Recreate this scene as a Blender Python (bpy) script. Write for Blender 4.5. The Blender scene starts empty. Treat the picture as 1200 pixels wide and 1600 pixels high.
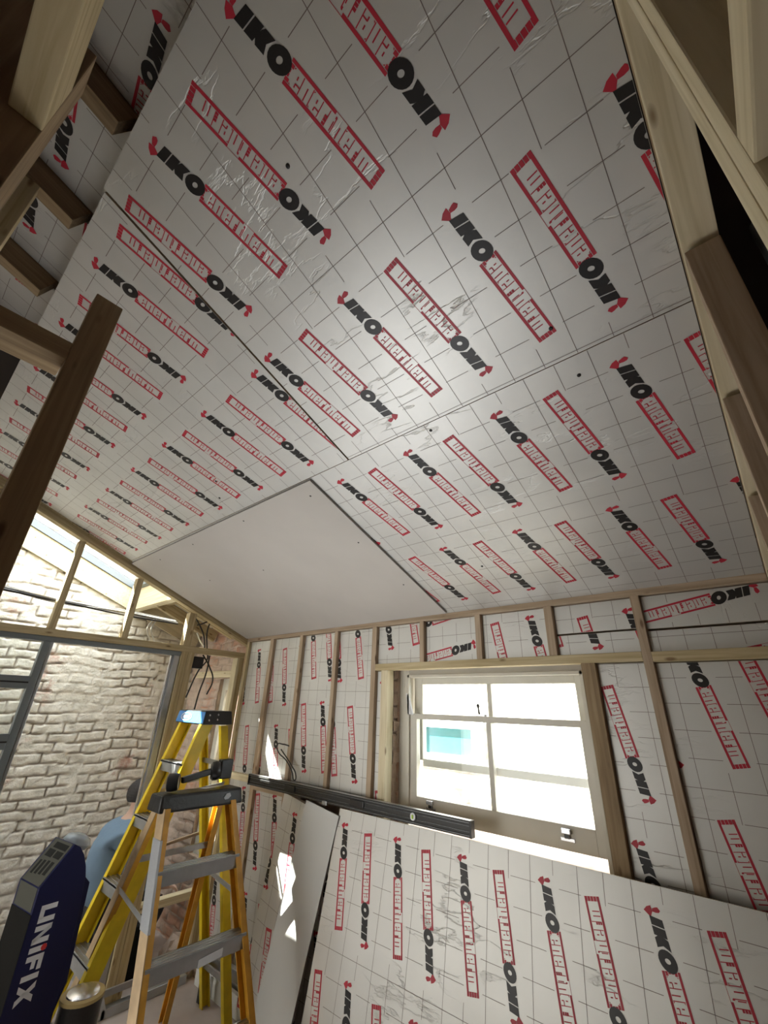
import bpy, bmesh, math, random
from mathutils import Vector, Matrix, noise
random.seed(7)
scene = bpy.context.scene
C = bpy.data.collections.new('site'); scene.collection.children.link(C)
R = math.radians
# ------------------------------------------------------------------ camera
cd = bpy.data.cameras.new('camera'); cam = bpy.data.objects.new('camera', cd); C.objects.link(cam)
cd.sensor_fit = 'VERTICAL'; cd.sensor_height = 36.0; cd.lens = 650.62/1600*36.0
cd.clip_start = 0.02; cd.clip_end = 200
mz = Matrix.Rotation(R(41.33141438), 4, 'Z'); mx = Matrix.Rotation(R(115.11537969), 4, 'X'); mr = Matrix.Rotation(R(1.98697073), 4, 'Z')
cam.matrix_world = Matrix.Translation((0, 0, 1.7)) @ mz @ mx @ mr
scene.camera = cam
# ------------------------------------------------------------------ world, sun, added fill lights, exposure
w = bpy.data.worlds.new('sky'); scene.world = w; w.use_nodes = True
bg = w.node_tree.nodes['Background']; bg.inputs[0].default_value = (0.86, 0.93, 1.0, 1); bg.inputs[1].default_value = 6.0
sd = bpy.data.lights.new('sun', 'SUN'); sun = bpy.data.objects.new('sun', sd); C.objects.link(sun)
sd.energy = 42.0; sd.angle = R(0.6); sd.color = (1.0, 0.96, 0.88)
sun.rotation_euler = Vector((0.93, 1.20, -1.55)).to_track_quat('-Z', 'Y').to_euler()
def area(name, loc, look, sx, sy, power, col, sp=180):
    l = bpy.data.lights.new(name, 'AREA'); l.shape = 'RECTANGLE'; l.size = sx; l.size_y = sy; l.energy = power; l.color = col
    l.spread = R(sp); o = bpy.data.objects.new(name, l); C.objects.link(o); o.location = loc
    o.rotation_euler = (Vector(look)-Vector(loc)).to_track_quat('-Z', 'Y').to_euler(); return o
area('rear_fill_area', (-3.1, -2.4, 1.15), (-2.9, 2.2, 1.25), 2.2, 1.7, 11, (1.0, 0.975, 0.92), 78)  # added fill from behind the camera; no doorway is built here
area('ceiling_fill_area', (-1.75, 0.75, 0.25), (-1.35, 1.25, 2.4), 1.4, 1.0, 5.6, (0.97, 0.985, 1.0), 100)  # added upward fill to brighten the ceiling, unseen, without a lamp body
vs = scene.view_settings; vs.view_transform = 'Standard'; vs.look = 'None'; vs.gamma = 1.0; vs.exposure = 0.72; vs.use_curve_mapping = False
# ------------------------------------------------------------------ measures
D = 2.16; HW = 2.2249; S = R(20.86); T = math.tan(S)
def roof(y, off=0.0): return HW + (D-y)*T + off
XP = -3.494
# ------------------------------------------------------------------ materials
def nodes(name):
    m = bpy.data.materials.new(name); m.use_nodes = True
    nt = m.node_tree; return m, nt, nt.nodes, nt.links, nt.nodes['Principled BSDF']
def plain(name, col, rough=0.6, metal=0.0, bump=0.0, bscale=60, var=0.0, spec=None):
    m, nt, N, L, p = nodes(name)
    p.inputs['Base Color'].default_value = (*col, 1); p.inputs['Roughness'].default_value = rough; p.inputs['Metallic'].default_value = metal
    if spec is not None: p.inputs['Specular IOR Level'].default_value = spec
    tc = N.new('ShaderNodeTexCoord'); n = N.new('ShaderNodeTexNoise'); n.inputs['Scale'].default_value = bscale; n.inputs['Detail'].default_value = 5
    L.new(tc.outputs['Object'], n.inputs['Vector'])
    if bump:
        b = N.new('ShaderNodeBump'); b.inputs['Strength'].default_value = bump; b.inputs['Distance'].default_value = 0.004
        L.new(n.outputs['Fac'], b.inputs['Height']); L.new(b.outputs['Normal'], p.inputs['Normal'])
    if var:
        n2 = N.new('ShaderNodeTexNoise'); n2.inputs['Scale'].default_value = bscale*0.12; n2.inputs['Detail'].default_value = 6
        L.new(tc.outputs['Object'], n2.inputs['Vector'])
        cr = N.new('ShaderNodeValToRGB'); cr.color_ramp.elements[0].position = 0.3; cr.color_ramp.elements[1].position = 0.7
        cr.color_ramp.elements[0].color = (*[c*(1-var) for c in col], 1); cr.color_ramp.elements[1].color = (*[min(1, c*(1+var*0.5)) for c in col], 1)
        L.new(n2.outputs['Fac'], cr.inputs['Fac']); L.new(cr.outputs['Color'], p.inputs['Base Color'])
    return m
def wood(name, c1, c2, c3, rough=0.75):
    m, nt, N, L, p = nodes(name)
    tc = N.new('ShaderNodeTexCoord'); oi = N.new('ShaderNodeObjectInfo')
    add = N.new('ShaderNodeVectorMath'); add.operation = 'ADD'; mul = N.new('ShaderNodeVectorMath'); mul.operation = 'SCALE'; mul.inputs['Scale'].default_value = 13.0
    cx = N.new('ShaderNodeCombineXYZ'); L.new(oi.outputs['Random'], cx.inputs[0]); L.new(oi.outputs['Random'], cx.inputs[1]); L.new(cx.outputs[0], mul.inputs[0])
    L.new(tc.outputs['Object'], add.inputs[0]); L.new(mul.outputs[0], add.inputs[1])
    mp = N.new('ShaderNodeMapping'); mp.inputs['Scale'].default_value = (1.2, 26, 26); L.new(add.outputs[0], mp.inputs['Vector'])
    n = N.new('ShaderNodeTexNoise'); n.inputs['Scale'].default_value = 2.2; n.inputs['Detail'].default_value = 6; n.inputs['Distortion'].default_value = 0.6
    L.new(mp.outputs[0], n.inputs['Vector'])
    cr = N.new('ShaderNodeValToRGB'); e = cr.color_ramp.elements
    e[0].position = 0.32; e[0].color = (*c1, 1); e[1].position = 0.7; e[1].color = (*c3, 1); x = e.new(0.5); x.color = (*c2, 1)
    L.new(n.outputs['Fac'], cr.inputs['Fac'])
    mk = N.new('ShaderNodeMapping'); mk.inputs['Scale'].default_value = (3.2, 9, 9); L.new(add.outputs[0], mk.inputs['Vector'])
    v = N.new('ShaderNodeTexVoronoi'); v.inputs['Scale'].default_value = 1.6; L.new(mk.outputs[0], v.inputs['Vector'])
    kr = N.new('ShaderNodeValToRGB'); kr.color_ramp.elements[0].position = 0.06; kr.color_ramp.elements[0].color = (0.32, 0.22, 0.14, 1); kr.color_ramp.elements[1].position = 0.14; kr.color_ramp.elements[1].color = (1, 1, 1, 1)
    L.new(v.outputs['Distance'], kr.inputs['Fac'])
    mm = N.new('ShaderNodeMixRGB'); mm.blend_type = 'MULTIPLY'; mm.inputs['Fac'].default_value = 0.8
    L.new(cr.outputs['Color'], mm.inputs[1]); L.new(kr.outputs['Color'], mm.inputs[2])
    L.new(mm.outputs[0], p.inputs['Base Color']); p.inputs['Roughness'].default_value = rough
    b = N.new('ShaderNodeBump'); b.inputs['Strength'].default_value = 0.25; b.inputs['Distance'].default_value = 0.002
    L.new(n.outputs['Fac'], b.inputs['Height']); L.new(b.outputs['Normal'], p.inputs['Normal'])
    return m
PINE = wood('pine_timber', (0.40, 0.31, 0.16), (0.52, 0.42, 0.24), (0.62, 0.52, 0.32))
PALE = wood('pale_planed_timber', (0.58, 0.49, 0.30), (0.68, 0.59, 0.39), (0.76, 0.67, 0.47))
BROWN = wood('old_brown_timber', (0.22, 0.15, 0.08), (0.30, 0.21, 0.115), (0.38, 0.28, 0.16))
STUD = wood('stud_timber', (0.34, 0.25, 0.16), (0.43, 0.325, 0.22), (0.51, 0.40, 0.285))
def foil_mat():
    m, nt, N, L, p = nodes('printed_foil')
    tc = N.new('ShaderNodeTexCoord')
    p.inputs['Metallic'].default_value = 0.55; p.inputs['Roughness'].default_value = 0.47
    n0 = N.new('ShaderNodeTexNoise'); n0.inputs['Scale'].default_value = 3.0; n0.inputs['Detail'].default_value = 4; L.new(tc.outputs['UV'], n0.inputs['Vector'])
    cr = N.new('ShaderNodeValToRGB'); cr.color_ramp.elements[0].position = 0.3; cr.color_ramp.elements[1].position = 0.7
    cr.color_ramp.elements[0].color = (0.64, 0.635, 0.60, 1); cr.color_ramp.elements[1].color = (0.71, 0.705, 0.67, 1)
    L.new(n0.outputs['Fac'], cr.inputs['Fac']); L.new(cr.outputs['Color'], p.inputs['Base Color'])
    # creases running across the sheet
    mp = N.new('ShaderNodeMapping'); mp.inputs['Scale'].default_value = (1.6, 6.0, 1.0); L.new(tc.outputs['UV'], mp.inputs['Vector'])
    n1 = N.new('ShaderNodeTexNoise'); n1.inputs['Scale'].default_value = 1.3; n1.inputs['Detail'].default_value = 7; n1.inputs['Roughness'].default_value = 0.55; L.new(mp.outputs[0], n1.inputs['Vector'])
    a = N.new('ShaderNodeMath'); a.operation = 'SUBTRACT'; a.inputs[1].default_value = 0.5; L.new(n1.outputs['Fac'], a.inputs[0])
    b_ = N.new('ShaderNodeMath'); b_.operation = 'ABSOLUTE'; L.new(a.outputs[0], b_.inputs[0])
    c_ = N.new('ShaderNodeMapRange'); c_.inputs['From Min'].default_value = 0.0; c_.inputs['From Max'].default_value = 0.012; c_.inputs['To Min'].default_value = 1.0; c_.inputs['To Max'].default_value = 0.0
    L.new(b_.outputs[0], c_.inputs['Value'])
    n3 = N.new('ShaderNodeTexNoise'); n3.inputs['Scale'].default_value = 2.3; L.new(tc.outputs['UV'], n3.inputs['Vector'])
    g = N.new('ShaderNodeMapRange'); g.inputs['From Min'].default_value = 0.5; g.inputs['From Max'].default_value = 0.62; L.new(n3.outputs['Fac'], g.inputs['Value'])
    mu = N.new('ShaderNodeMath'); mu.operation = 'MULTIPLY'; L.new(c_.outputs[0], mu.inputs[0]); L.new(g.outputs[0], mu.inputs[1])
    n2 = N.new('ShaderNodeTexNoise'); n2.inputs['Scale'].default_value = 9; n2.inputs['Detail'].default_value = 5; L.new(tc.outputs['UV'], n2.inputs['Vector'])
    sm = N.new('ShaderNodeMath'); sm.operation = 'MULTIPLY_ADD'; sm.inputs[1].default_value = 0.25; L.new(n2.outputs['Fac'], sm.inputs[0]); L.new(mu.outputs[0], sm.inputs[2])
    bp = N.new('ShaderNodeBump'); bp.inputs['Strength'].default_value = 0.42; bp.inputs['Distance'].default_value = 0.004
    L.new(sm.outputs[0], bp.inputs['Height']); L.new(bp.outputs['Normal'], p.inputs['Normal'])
    return m
FOIL = foil_mat()
FOAM = plain('foam_edge', (0.45, 0.36, 0.26), 0.9, bump=0.3)
PRED = plain('red_print', (0.50, 0.022, 0.045), 0.45); PBLK = plain('black_print', (0.016, 0.014, 0.013), 0.42); PLINE = plain('grid_print', (0.20, 0.16, 0.14), 0.5)
PBOARD = plain('plasterboard_face', (0.50, 0.47, 0.43), 0.62, bump=0.05, bscale=30, var=0.05, spec=0.35)
PBEDGE = plain('plasterboard_edge', (0.30, 0.28, 0.26), 0.9)
FELT = plain('roof_felt', (0.05, 0.04, 0.035), 0.9)
WHITEB = plain('white_board', (0.70, 0.70, 0.66), 0.5, bump=0.05)
SASH = plain('cream_paint', (0.66, 0.63, 0.54), 0.42, var=0.06)
ALU = plain('aluminium', (0.48, 0.50, 0.51), 0.36, 0.85, bump=0.1, bscale=90, var=0.12)
GREYF = plain('grey_frame', (0.20, 0.225, 0.235), 0.38, 0.2)
YEL = plain('yellow_fibreglass', (0.80, 0.60, 0.02), 0.38, bump=0.06, bscale=140, var=0.12)
ORG = plain('orange_fibreglass', (0.66, 0.33, 0.03), 0.42, bump=0.06, bscale=140, var=0.18)
BUFF = plain('dusty_rail_web', (0.46, 0.33, 0.19), 0.7, bump=0.15, bscale=120, var=0.2)
BLK = plain('black_plastic', (0.018, 0.018, 0.018), 0.36, bump=0.2, bscale=90)
BLUE = plain('blue_sticker', (0.06, 0.25, 0.62), 0.35)
WHITE = plain('white_print', (0.72, 0.73, 0.74), 0.5)
RED = plain('red_dot', (0.62, 0.03, 0.03), 0.5)
NAVY = plain('navy_card', (0.009, 0.011, 0.055), 0.4, spec=0.25)
DARKC = plain('dark_card', (0.014, 0.0135, 0.012), 0.8, spec=0.08)
GREYC = plain('grey_label', (0.085, 0.085, 0.07), 0.8, spec=0.1)
GREYT = plain('dark_label_print', (0.022, 0.022, 0.02), 0.8, spec=0.1)
TAPE = plain('grey_duct_tape', (0.40, 0.41, 0.42), 0.42, 0.3, bump=0.4, bscale=50)
CABLE = plain('grey_cable', (0.30, 0.30, 0.29), 0.5); CBLK = plain('black_cable', (0.03, 0.028, 0.026), 0.5); CWHT = plain('white_cable', (0.75, 0.75, 0.72), 0.5)
SCREED = plain('dusty_screed', (0.58, 0.50, 0.455), 0.9, bump=0.3, bscale=25, var=0.22)
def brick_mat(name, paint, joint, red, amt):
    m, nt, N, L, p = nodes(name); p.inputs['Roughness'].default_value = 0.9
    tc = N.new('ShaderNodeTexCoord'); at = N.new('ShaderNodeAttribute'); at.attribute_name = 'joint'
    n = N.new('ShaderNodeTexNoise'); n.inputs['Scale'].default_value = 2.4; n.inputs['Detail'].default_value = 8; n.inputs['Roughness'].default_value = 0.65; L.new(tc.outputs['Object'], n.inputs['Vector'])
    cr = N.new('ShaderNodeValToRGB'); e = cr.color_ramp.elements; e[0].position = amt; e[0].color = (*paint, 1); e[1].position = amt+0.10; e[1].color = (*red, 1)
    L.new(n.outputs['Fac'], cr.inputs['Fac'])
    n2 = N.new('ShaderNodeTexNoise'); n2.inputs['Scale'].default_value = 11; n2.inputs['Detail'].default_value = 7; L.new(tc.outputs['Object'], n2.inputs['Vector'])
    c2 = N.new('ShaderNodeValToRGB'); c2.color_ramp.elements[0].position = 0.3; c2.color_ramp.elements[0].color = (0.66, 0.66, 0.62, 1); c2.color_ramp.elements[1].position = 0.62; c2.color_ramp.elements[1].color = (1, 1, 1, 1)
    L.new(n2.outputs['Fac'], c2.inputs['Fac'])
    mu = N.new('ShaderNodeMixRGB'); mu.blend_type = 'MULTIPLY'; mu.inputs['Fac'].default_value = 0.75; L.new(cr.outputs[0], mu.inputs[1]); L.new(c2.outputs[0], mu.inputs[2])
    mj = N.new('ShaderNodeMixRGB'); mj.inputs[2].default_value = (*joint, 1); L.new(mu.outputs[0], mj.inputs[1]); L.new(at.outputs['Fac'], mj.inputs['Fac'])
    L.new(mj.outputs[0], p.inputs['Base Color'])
    n3 = N.new('ShaderNodeTexNoise'); n3.inputs['Scale'].default_value = 55; n3.inputs['Detail'].default_value = 6; L.new(tc.outputs['Object'], n3.inputs['Vector'])
    b = N.new('ShaderNodeBump'); b.inputs['Strength'].default_value = 0.6; b.inputs['Distance'].default_value = 0.008; L.new(n3.outputs['Fac'], b.inputs['Height']); L.new(b.outputs['Normal'], p.inputs['Normal'])
    return m
BRICKW = brick_mat('whitewashed_brick', (0.80, 0.75, 0.66), (0.42, 0.36, 0.30), (0.50, 0.24, 0.18), 0.60)
BRICKR = brick_mat('bare_brick', (0.62, 0.49, 0.40), (0.38, 0.32, 0.27), (0.58, 0.33, 0.23), 0.5)
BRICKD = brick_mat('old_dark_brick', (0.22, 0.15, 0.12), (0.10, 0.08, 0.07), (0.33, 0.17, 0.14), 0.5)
BRICKO = brick_mat('pale_garden_brick', (0.30, 0.285, 0.25), (0.17, 0.155, 0.13), (0.34, 0.25, 0.08), 0.55)
def glass_mat():
    m = bpy.data.materials.new('clear_glass'); m.use_nodes = True; nt = m.node_tree; N = nt.nodes; L = nt.links
    N.remove(N['Principled BSDF']); out = N['Material Output']
    t = N.new('ShaderNodeBsdfTransparent'); t.inputs[0].default_value = (0.97, 0.985, 0.98, 1); g = N.new('ShaderNodeBsdfGlossy'); g.inputs['Roughness'].default_value = 0.02
    lw = N.new('ShaderNodeLayerWeight'); pw = N.new('ShaderNodeMath'); pw.operation = 'POWER'; pw.inputs[1].default_value = 4.0; f = N.new('ShaderNodeMath'); f.operation = 'MULTIPLY_ADD'; f.inputs[1].default_value = 0.6; f.inputs[2].default_value = 0.035; mx_ = N.new('ShaderNodeMixShader')
    L.new(lw.outputs['Facing'], pw.inputs[0]); L.new(pw.outputs[0], f.inputs[0]); L.new(f.outputs[0], mx_.inputs[0]); L.new(t.outputs[0], mx_.inputs[1]); L.new(g.outputs[0], mx_.inputs[2]); L.new(mx_.outputs[0], out.inputs[0]); return m
GLASS = glass_mat()
# ------------------------------------------------------------------ object helpers
def tag(o, label=None, cat=None, group=None, kind=None):
    if label: o['label'] = label
    if cat: o['category'] = cat
    if group: o['group'] = group
    if kind: o['kind'] = kind
    return o
def link(name, me, parent=None):
    o = bpy.data.objects.new(name, me); C.objects.link(o)
    if parent: o.parent = parent; o.matrix_parent_inverse = Matrix.Identity(4)
    return o
def empty(name, loc, label, cat, group=None):
    o = bpy.data.objects.new(name, None); C.objects.link(o); o.location = loc; o.empty_display_size = 0.1
    return tag(o, label, cat, group)
class MB:
    """collects shapes into one mesh"""
    def __init__(s, origin=(0, 0, 0)): s.v = []; s.f = []; s.m = []; s.o = Vector(origin); s.mats = []
    def mi(s, m):
        if m not in s.mats: s.mats.append(m)
        return s.mats.index(m)
    def poly(s, pts, m):
        b = len(s.v); s.v += [tuple(Vector(p)-s.o) for p in pts]; s.f.append(tuple(range(b, b+len(pts)))); s.m.append(s.mi(m))
    def hexa(s, c, m):     # 8 corners: bottom loop 0-3, top loop 4-7
        b = len(s.v); s.v += [tuple(Vector(p)-s.o) for p in c]
        for q in ((0, 3, 2, 1), (4, 5, 6, 7), (0, 1, 5, 4), (1, 2, 6, 5), (2, 3, 7, 6), (3, 0, 4, 7)):
            s.f.append(tuple(b+i for i in q)); s.m.append(s.mi(m))
    def box(s, lo, hi, m):
        x0, y0, z0 = lo; x1, y1, z1 = hi
        s.hexa([(x0, y0, z0), (x1, y0, z0), (x1, y1, z0), (x0, y1, z0), (x0, y0, z1), (x1, y0, z1), (x1, y1, z1), (x0, y1, z1)], m)
    def beam(s, p0, p1, wv, hv, m):   # centre line p0-p1, full width vector wv, full height vector hv
        p0, p1, wv, hv = map(Vector, (p0, p1, wv, hv)); w2, h2 = wv/2, hv/2
        s.hexa([p0-w2-h2, p0+w2-h2, p0+w2+h2, p0-w2+h2, p1-w2-h2, p1+w2-h2, p1+w2+h2, p1-w2+h2], m)
    def prism(s, pts, dv, m):   # planar loop extruded by dv
        dv = Vector(dv); b = len(s.v); n = len(pts)
        s.v += [tuple(Vector(p)-s.o) for p in pts] + [tuple(Vector(p)+dv-s.o) for p in pts]; k = s.mi(m)
        s.f.append(tuple(range(b+n-1, b-1, -1))); s.m.append(k); s.f.append(tuple(range(b+n, b+2*n))); s.m.append(k)
        for i in range(n):
            j = (i+1) % n; s.f.append((b+i, b+j, b+n+j, b+n+i)); s.m.append(k)
    def lathe(s, base, axis, prof, m, n=24):   # prof: list of (r, h)
        axis = Vector(axis).normalized(); q = axis.to_track_quat('Z', 'Y'); base = Vector(base); b = len(s.v); k = s.mi(m)
        for r, h in prof:
            for i in range(n):
                a = 2*math.pi*i/n; s.v.append(tuple(base+q@Vector((r*math.cos(a), r*math.sin(a), h))-s.o))
        for j in range(len(prof)-1):
            for i in range(n):
                i2 = (i+1) % n; s.f.append((b+j*n+i, b+j*n+i2, b+(j+1)*n+i2, b+(j+1)*n+i)); s.m.append(k)
        s.f.append(tuple(b+i for i in range(n-1, -1, -1))); s.m.append(k)
        e = b+(len(prof)-1)*n; s.f.append(tuple(e+i for i in range(n))); s.m.append(k)
    def build(s, name, parent=None, bevel=0.0, smooth=False):
        me = bpy.data.meshes.new(name); me.from_pydata(s.v, [], s.f)
        for m in s.mats: me.materials.append(m)
        me.polygons.foreach_set('material_index', s.m)
        bm = bmesh.new(); bm.from_mesh(me)
        if bevel:
            bmesh.ops.recalc_face_normals(bm, faces=bm.faces)
            bmesh.ops.bevel(bm, geom=list(bm.edges), offset=bevel, segments=2, affect='EDGES', profile=0.6, clamp_overlap=True)
        else: bmesh.ops.recalc_face_normals(bm, faces=bm.faces)
        bm.to_mesh(me); bm.free()
        if smooth:
            for p in me.polygons: p.use_smooth = True
            me.set_sharp_from_angle(angle=R(40))
        o = link(name, me, parent); o.location = s.o if parent is None else (s.o - parent_loc(parent))
        return o
def parent_loc(p):
    v = Vector((0, 0, 0))
    while p is not None: v = v + p.location; p = p.parent
    return v
def tube(name, pts, r, m, parent=None, origin=(0, 0, 0), cyc=False):
    cu = bpy.data.curves.new(name, 'CURVE'); cu.dimensions = '3D'; cu.bevel_depth = r; cu.bevel_resolution = 3; cu.resolution_u = 6; cu.use_fill_caps = True
    sp = cu.splines.new('BEZIER'); sp.bezier_points.add(len(pts)-1)
    for b, p in zip(sp.bezier_points, pts): b.co = Vector(p)-Vector(origin); b.handle_left_type = b.handle_right_type = 'AUTO'
    cu.materials.append(m); tmp = bpy.data.objects.new('tmp', cu); C.objects.link(tmp)
    dg = bpy.context.evaluated_depsgraph_get(); me = bpy.data.meshes.new_from_object(tmp.evaluated_get(dg)); me.name = name
    bpy.data.objects.remove(tmp); 
    for p in me.polygons: p.use_smooth = True
    o = link(name, me, parent); o.location = Vector(origin) if parent is None else Vector(origin)-parent_loc(parent); return o
def timber(name, p0, p1, w, wdir, h, m, parent=None, bevel=0.0025):
    """straight timber: local x runs along the grain"""
    p0, p1 = Vector(p0), Vector(p1); L = (p1-p0).length; x = (p1-p0).normalized(); y = Vector(wdir); y = (y-x*y.dot(x)).normalized(); z = x.cross(y)
    b = MB(); b.box((0, -w/2, -h/2), (L, w/2, h/2), m); o = b.build(name, None, bevel)
    M4 = Matrix((x, y, z)).transposed().to_4x4(); M4.translation = p0; o.matrix_world = M4
    if parent: o.parent = parent; o.matrix_parent_inverse = Matrix.Translation(-parent_loc(parent))
    return o
# ------------------------------------------------------------------ the print on the foil boards, in metres (u along the reading direction, v up)
TH = R(10.07); SP = 0.384; RP = 0.577; HX = 0.192
def build_print():
    P = []
    r = lambda u0, u1, v0, v1, k: P.append((k, [(u0, v0), (u1, v0), (u1, v1), (u0, v1)]))
    # border bars (the top one opens where t and h rise through it)
    r(0.0, 0.268, 0.0, 0.0082, 1); r(0.0, 0.124, 0.0465, 0.054, 1); r(0.163, 0.268, 0.0465, 0.054, 1)
    r(0.124, 0.163, 0.0528, 0.0540, 1); r(0.124, 0.1265, 0.0465, 0.0528, 1); r(0.1605, 0.163, 0.0465, 0.0528, 1)
    for i in range(5): r(0.2665, 0.2805, i*0.01105, i*0.01105+0.0098, 1)
    for i in range(4): r(0.000, 0.0105-(0.004 if i in (1, 2) else 0), 0.0095+i*0.0092, 0.0095+i*0.0092+0.0078, 1)
    t = 0.0023
    def vl(u, v0, v1, w=t): r(u-w/2, u+w/2, v0, v1, 1)
    def letter_e(u):
        vl(u+0.0135, 0.0285, 0.0365, 0.0030); vl(u+0.0135, 0.0135, 0.0215, 0.0030); r(u+0.0135, u+0.0250, 0.0197, 0.0226, 1)
        P.append((1, [(u, 0.0400), (u+0.004, 0.0440), (u, 0.0440)])); P.append((1, [(u, 0.0100), (u+0.004, 0.0100), (u, 0.0140)]))
    def letter_n(u): vl(u+0.0135, 0.010, 0.036, 0.0030)
    w_ = {'e': 0.0262, 'n': 0.0262, 'r': 0.0205, 't': 0.0175, 'h': 0.0262, 'm': 0.0400}
    u = 0.0120
    word = 'enertherm'
    for i, ch in enumerate(word):
        if ch == 'e': letter_e(u)
        if ch in 'nh': letter_n(u)
        if ch == 'm': vl(u+0.0135, 0.010, 0.036, 0.0030); vl(u+0.0265, 0.010, 0.036, 0.0030)
        if ch == 'r':
            for k in range(3): r(u+0.0125, u+0.0195, 0.0095+k*0.0075, 0.0095+k*0.0075+0.0062, 1)
        if ch == 't':
            vl(u+0.0135, 0.012, 0.034, 0.0026); r(u+0.0135, u+0.017, 0.0405, 0.0465, 1)
        u += w_[ch]
        if i < 8: vl(u-0.0004, 0.0095, 0.045, t)
        u += 0.0014 if i < 8 else 0
    # black I K O with the slanted strokes
    P.append((2, [(-0.1335, 0.0090), (-0.1105, 0.0090), (-0.1000, 0.0465), (-0.1215, 0.0465)]))
    P.append((2, [(-0.1080, 0.0085), (-0.0855, 0.0085), (-0.0745, 0.0465), (-0.0970, 0.0465)]))
    P.append((2, [(-0.0835, 0.0190), (-0.0785, 0.0080), (-0.0545, 0.0080), (-0.0580, 0.0270), (-0.0440, 0.0465), (-0.0700, 0.0465), (-0.0765, 0.0385)]))
    n = 20; cx, cy = -0.0225, 0.0272
    def el(a, b, ang): return (cx+a*math.cos(ang)+0.20*b*math.sin(ang), cy+b*math.sin(ang))
    for i in range(n):
        a0, a1 = 2*math.pi*i/n, 2*math.pi*(i+1)/n
        P.append((2, [el(0.0275, 0.0262, a0), el(0.0275, 0.0262, a1), el(0.0068, 0.0080, a1), el(0.0068, 0.0080, a0)]))
    # red figure in front of the I
    P.append((1, [(-0.147, -0.004), (-0.1325, 0.0095), (-0.1345, 0.0170), (-0.1430, 0.0230), (-0.1590, 0.0215), (-0.1560, 0.0080)]))
    P.append((1, [(-0.1430, 0.0230), (-0.1400, 0.0340), (-0.1400, 0.0430), (-0.1450, 0.0485), (-0.1545, 0.0425), (-0.1540, 0.0350), (-0.1510, 0.0240)]))
    P.append((1, [(-0.1325, 0.0095), (-0.1300, 0.0150), (-0.1345, 0.0170)]))
    return P
PRINT = build_print()
def clip(pts, a0, a1, b0, b1):
    for ax, lim, sg in ((0, a0, 1), (0, a1, -1), (1, b0, 1), (1, b1, -1)):
        out = []
        for i in range(len(pts)):
            p, q = pts[i-1], pts[i]; dp, dq = (p[ax]-lim)*sg, (q[ax]-lim)*sg
            if (dp >= 0) != (dq >= 0):
                t = dp/(dp-dq); out.append((p[0]+t*(q[0]-p[0]), p[1]+t*(q[1]-p[1])))
            if dq >= 0: out.append(q)
        pts = out
        if len(pts) < 3: return []
    return pts
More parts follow.
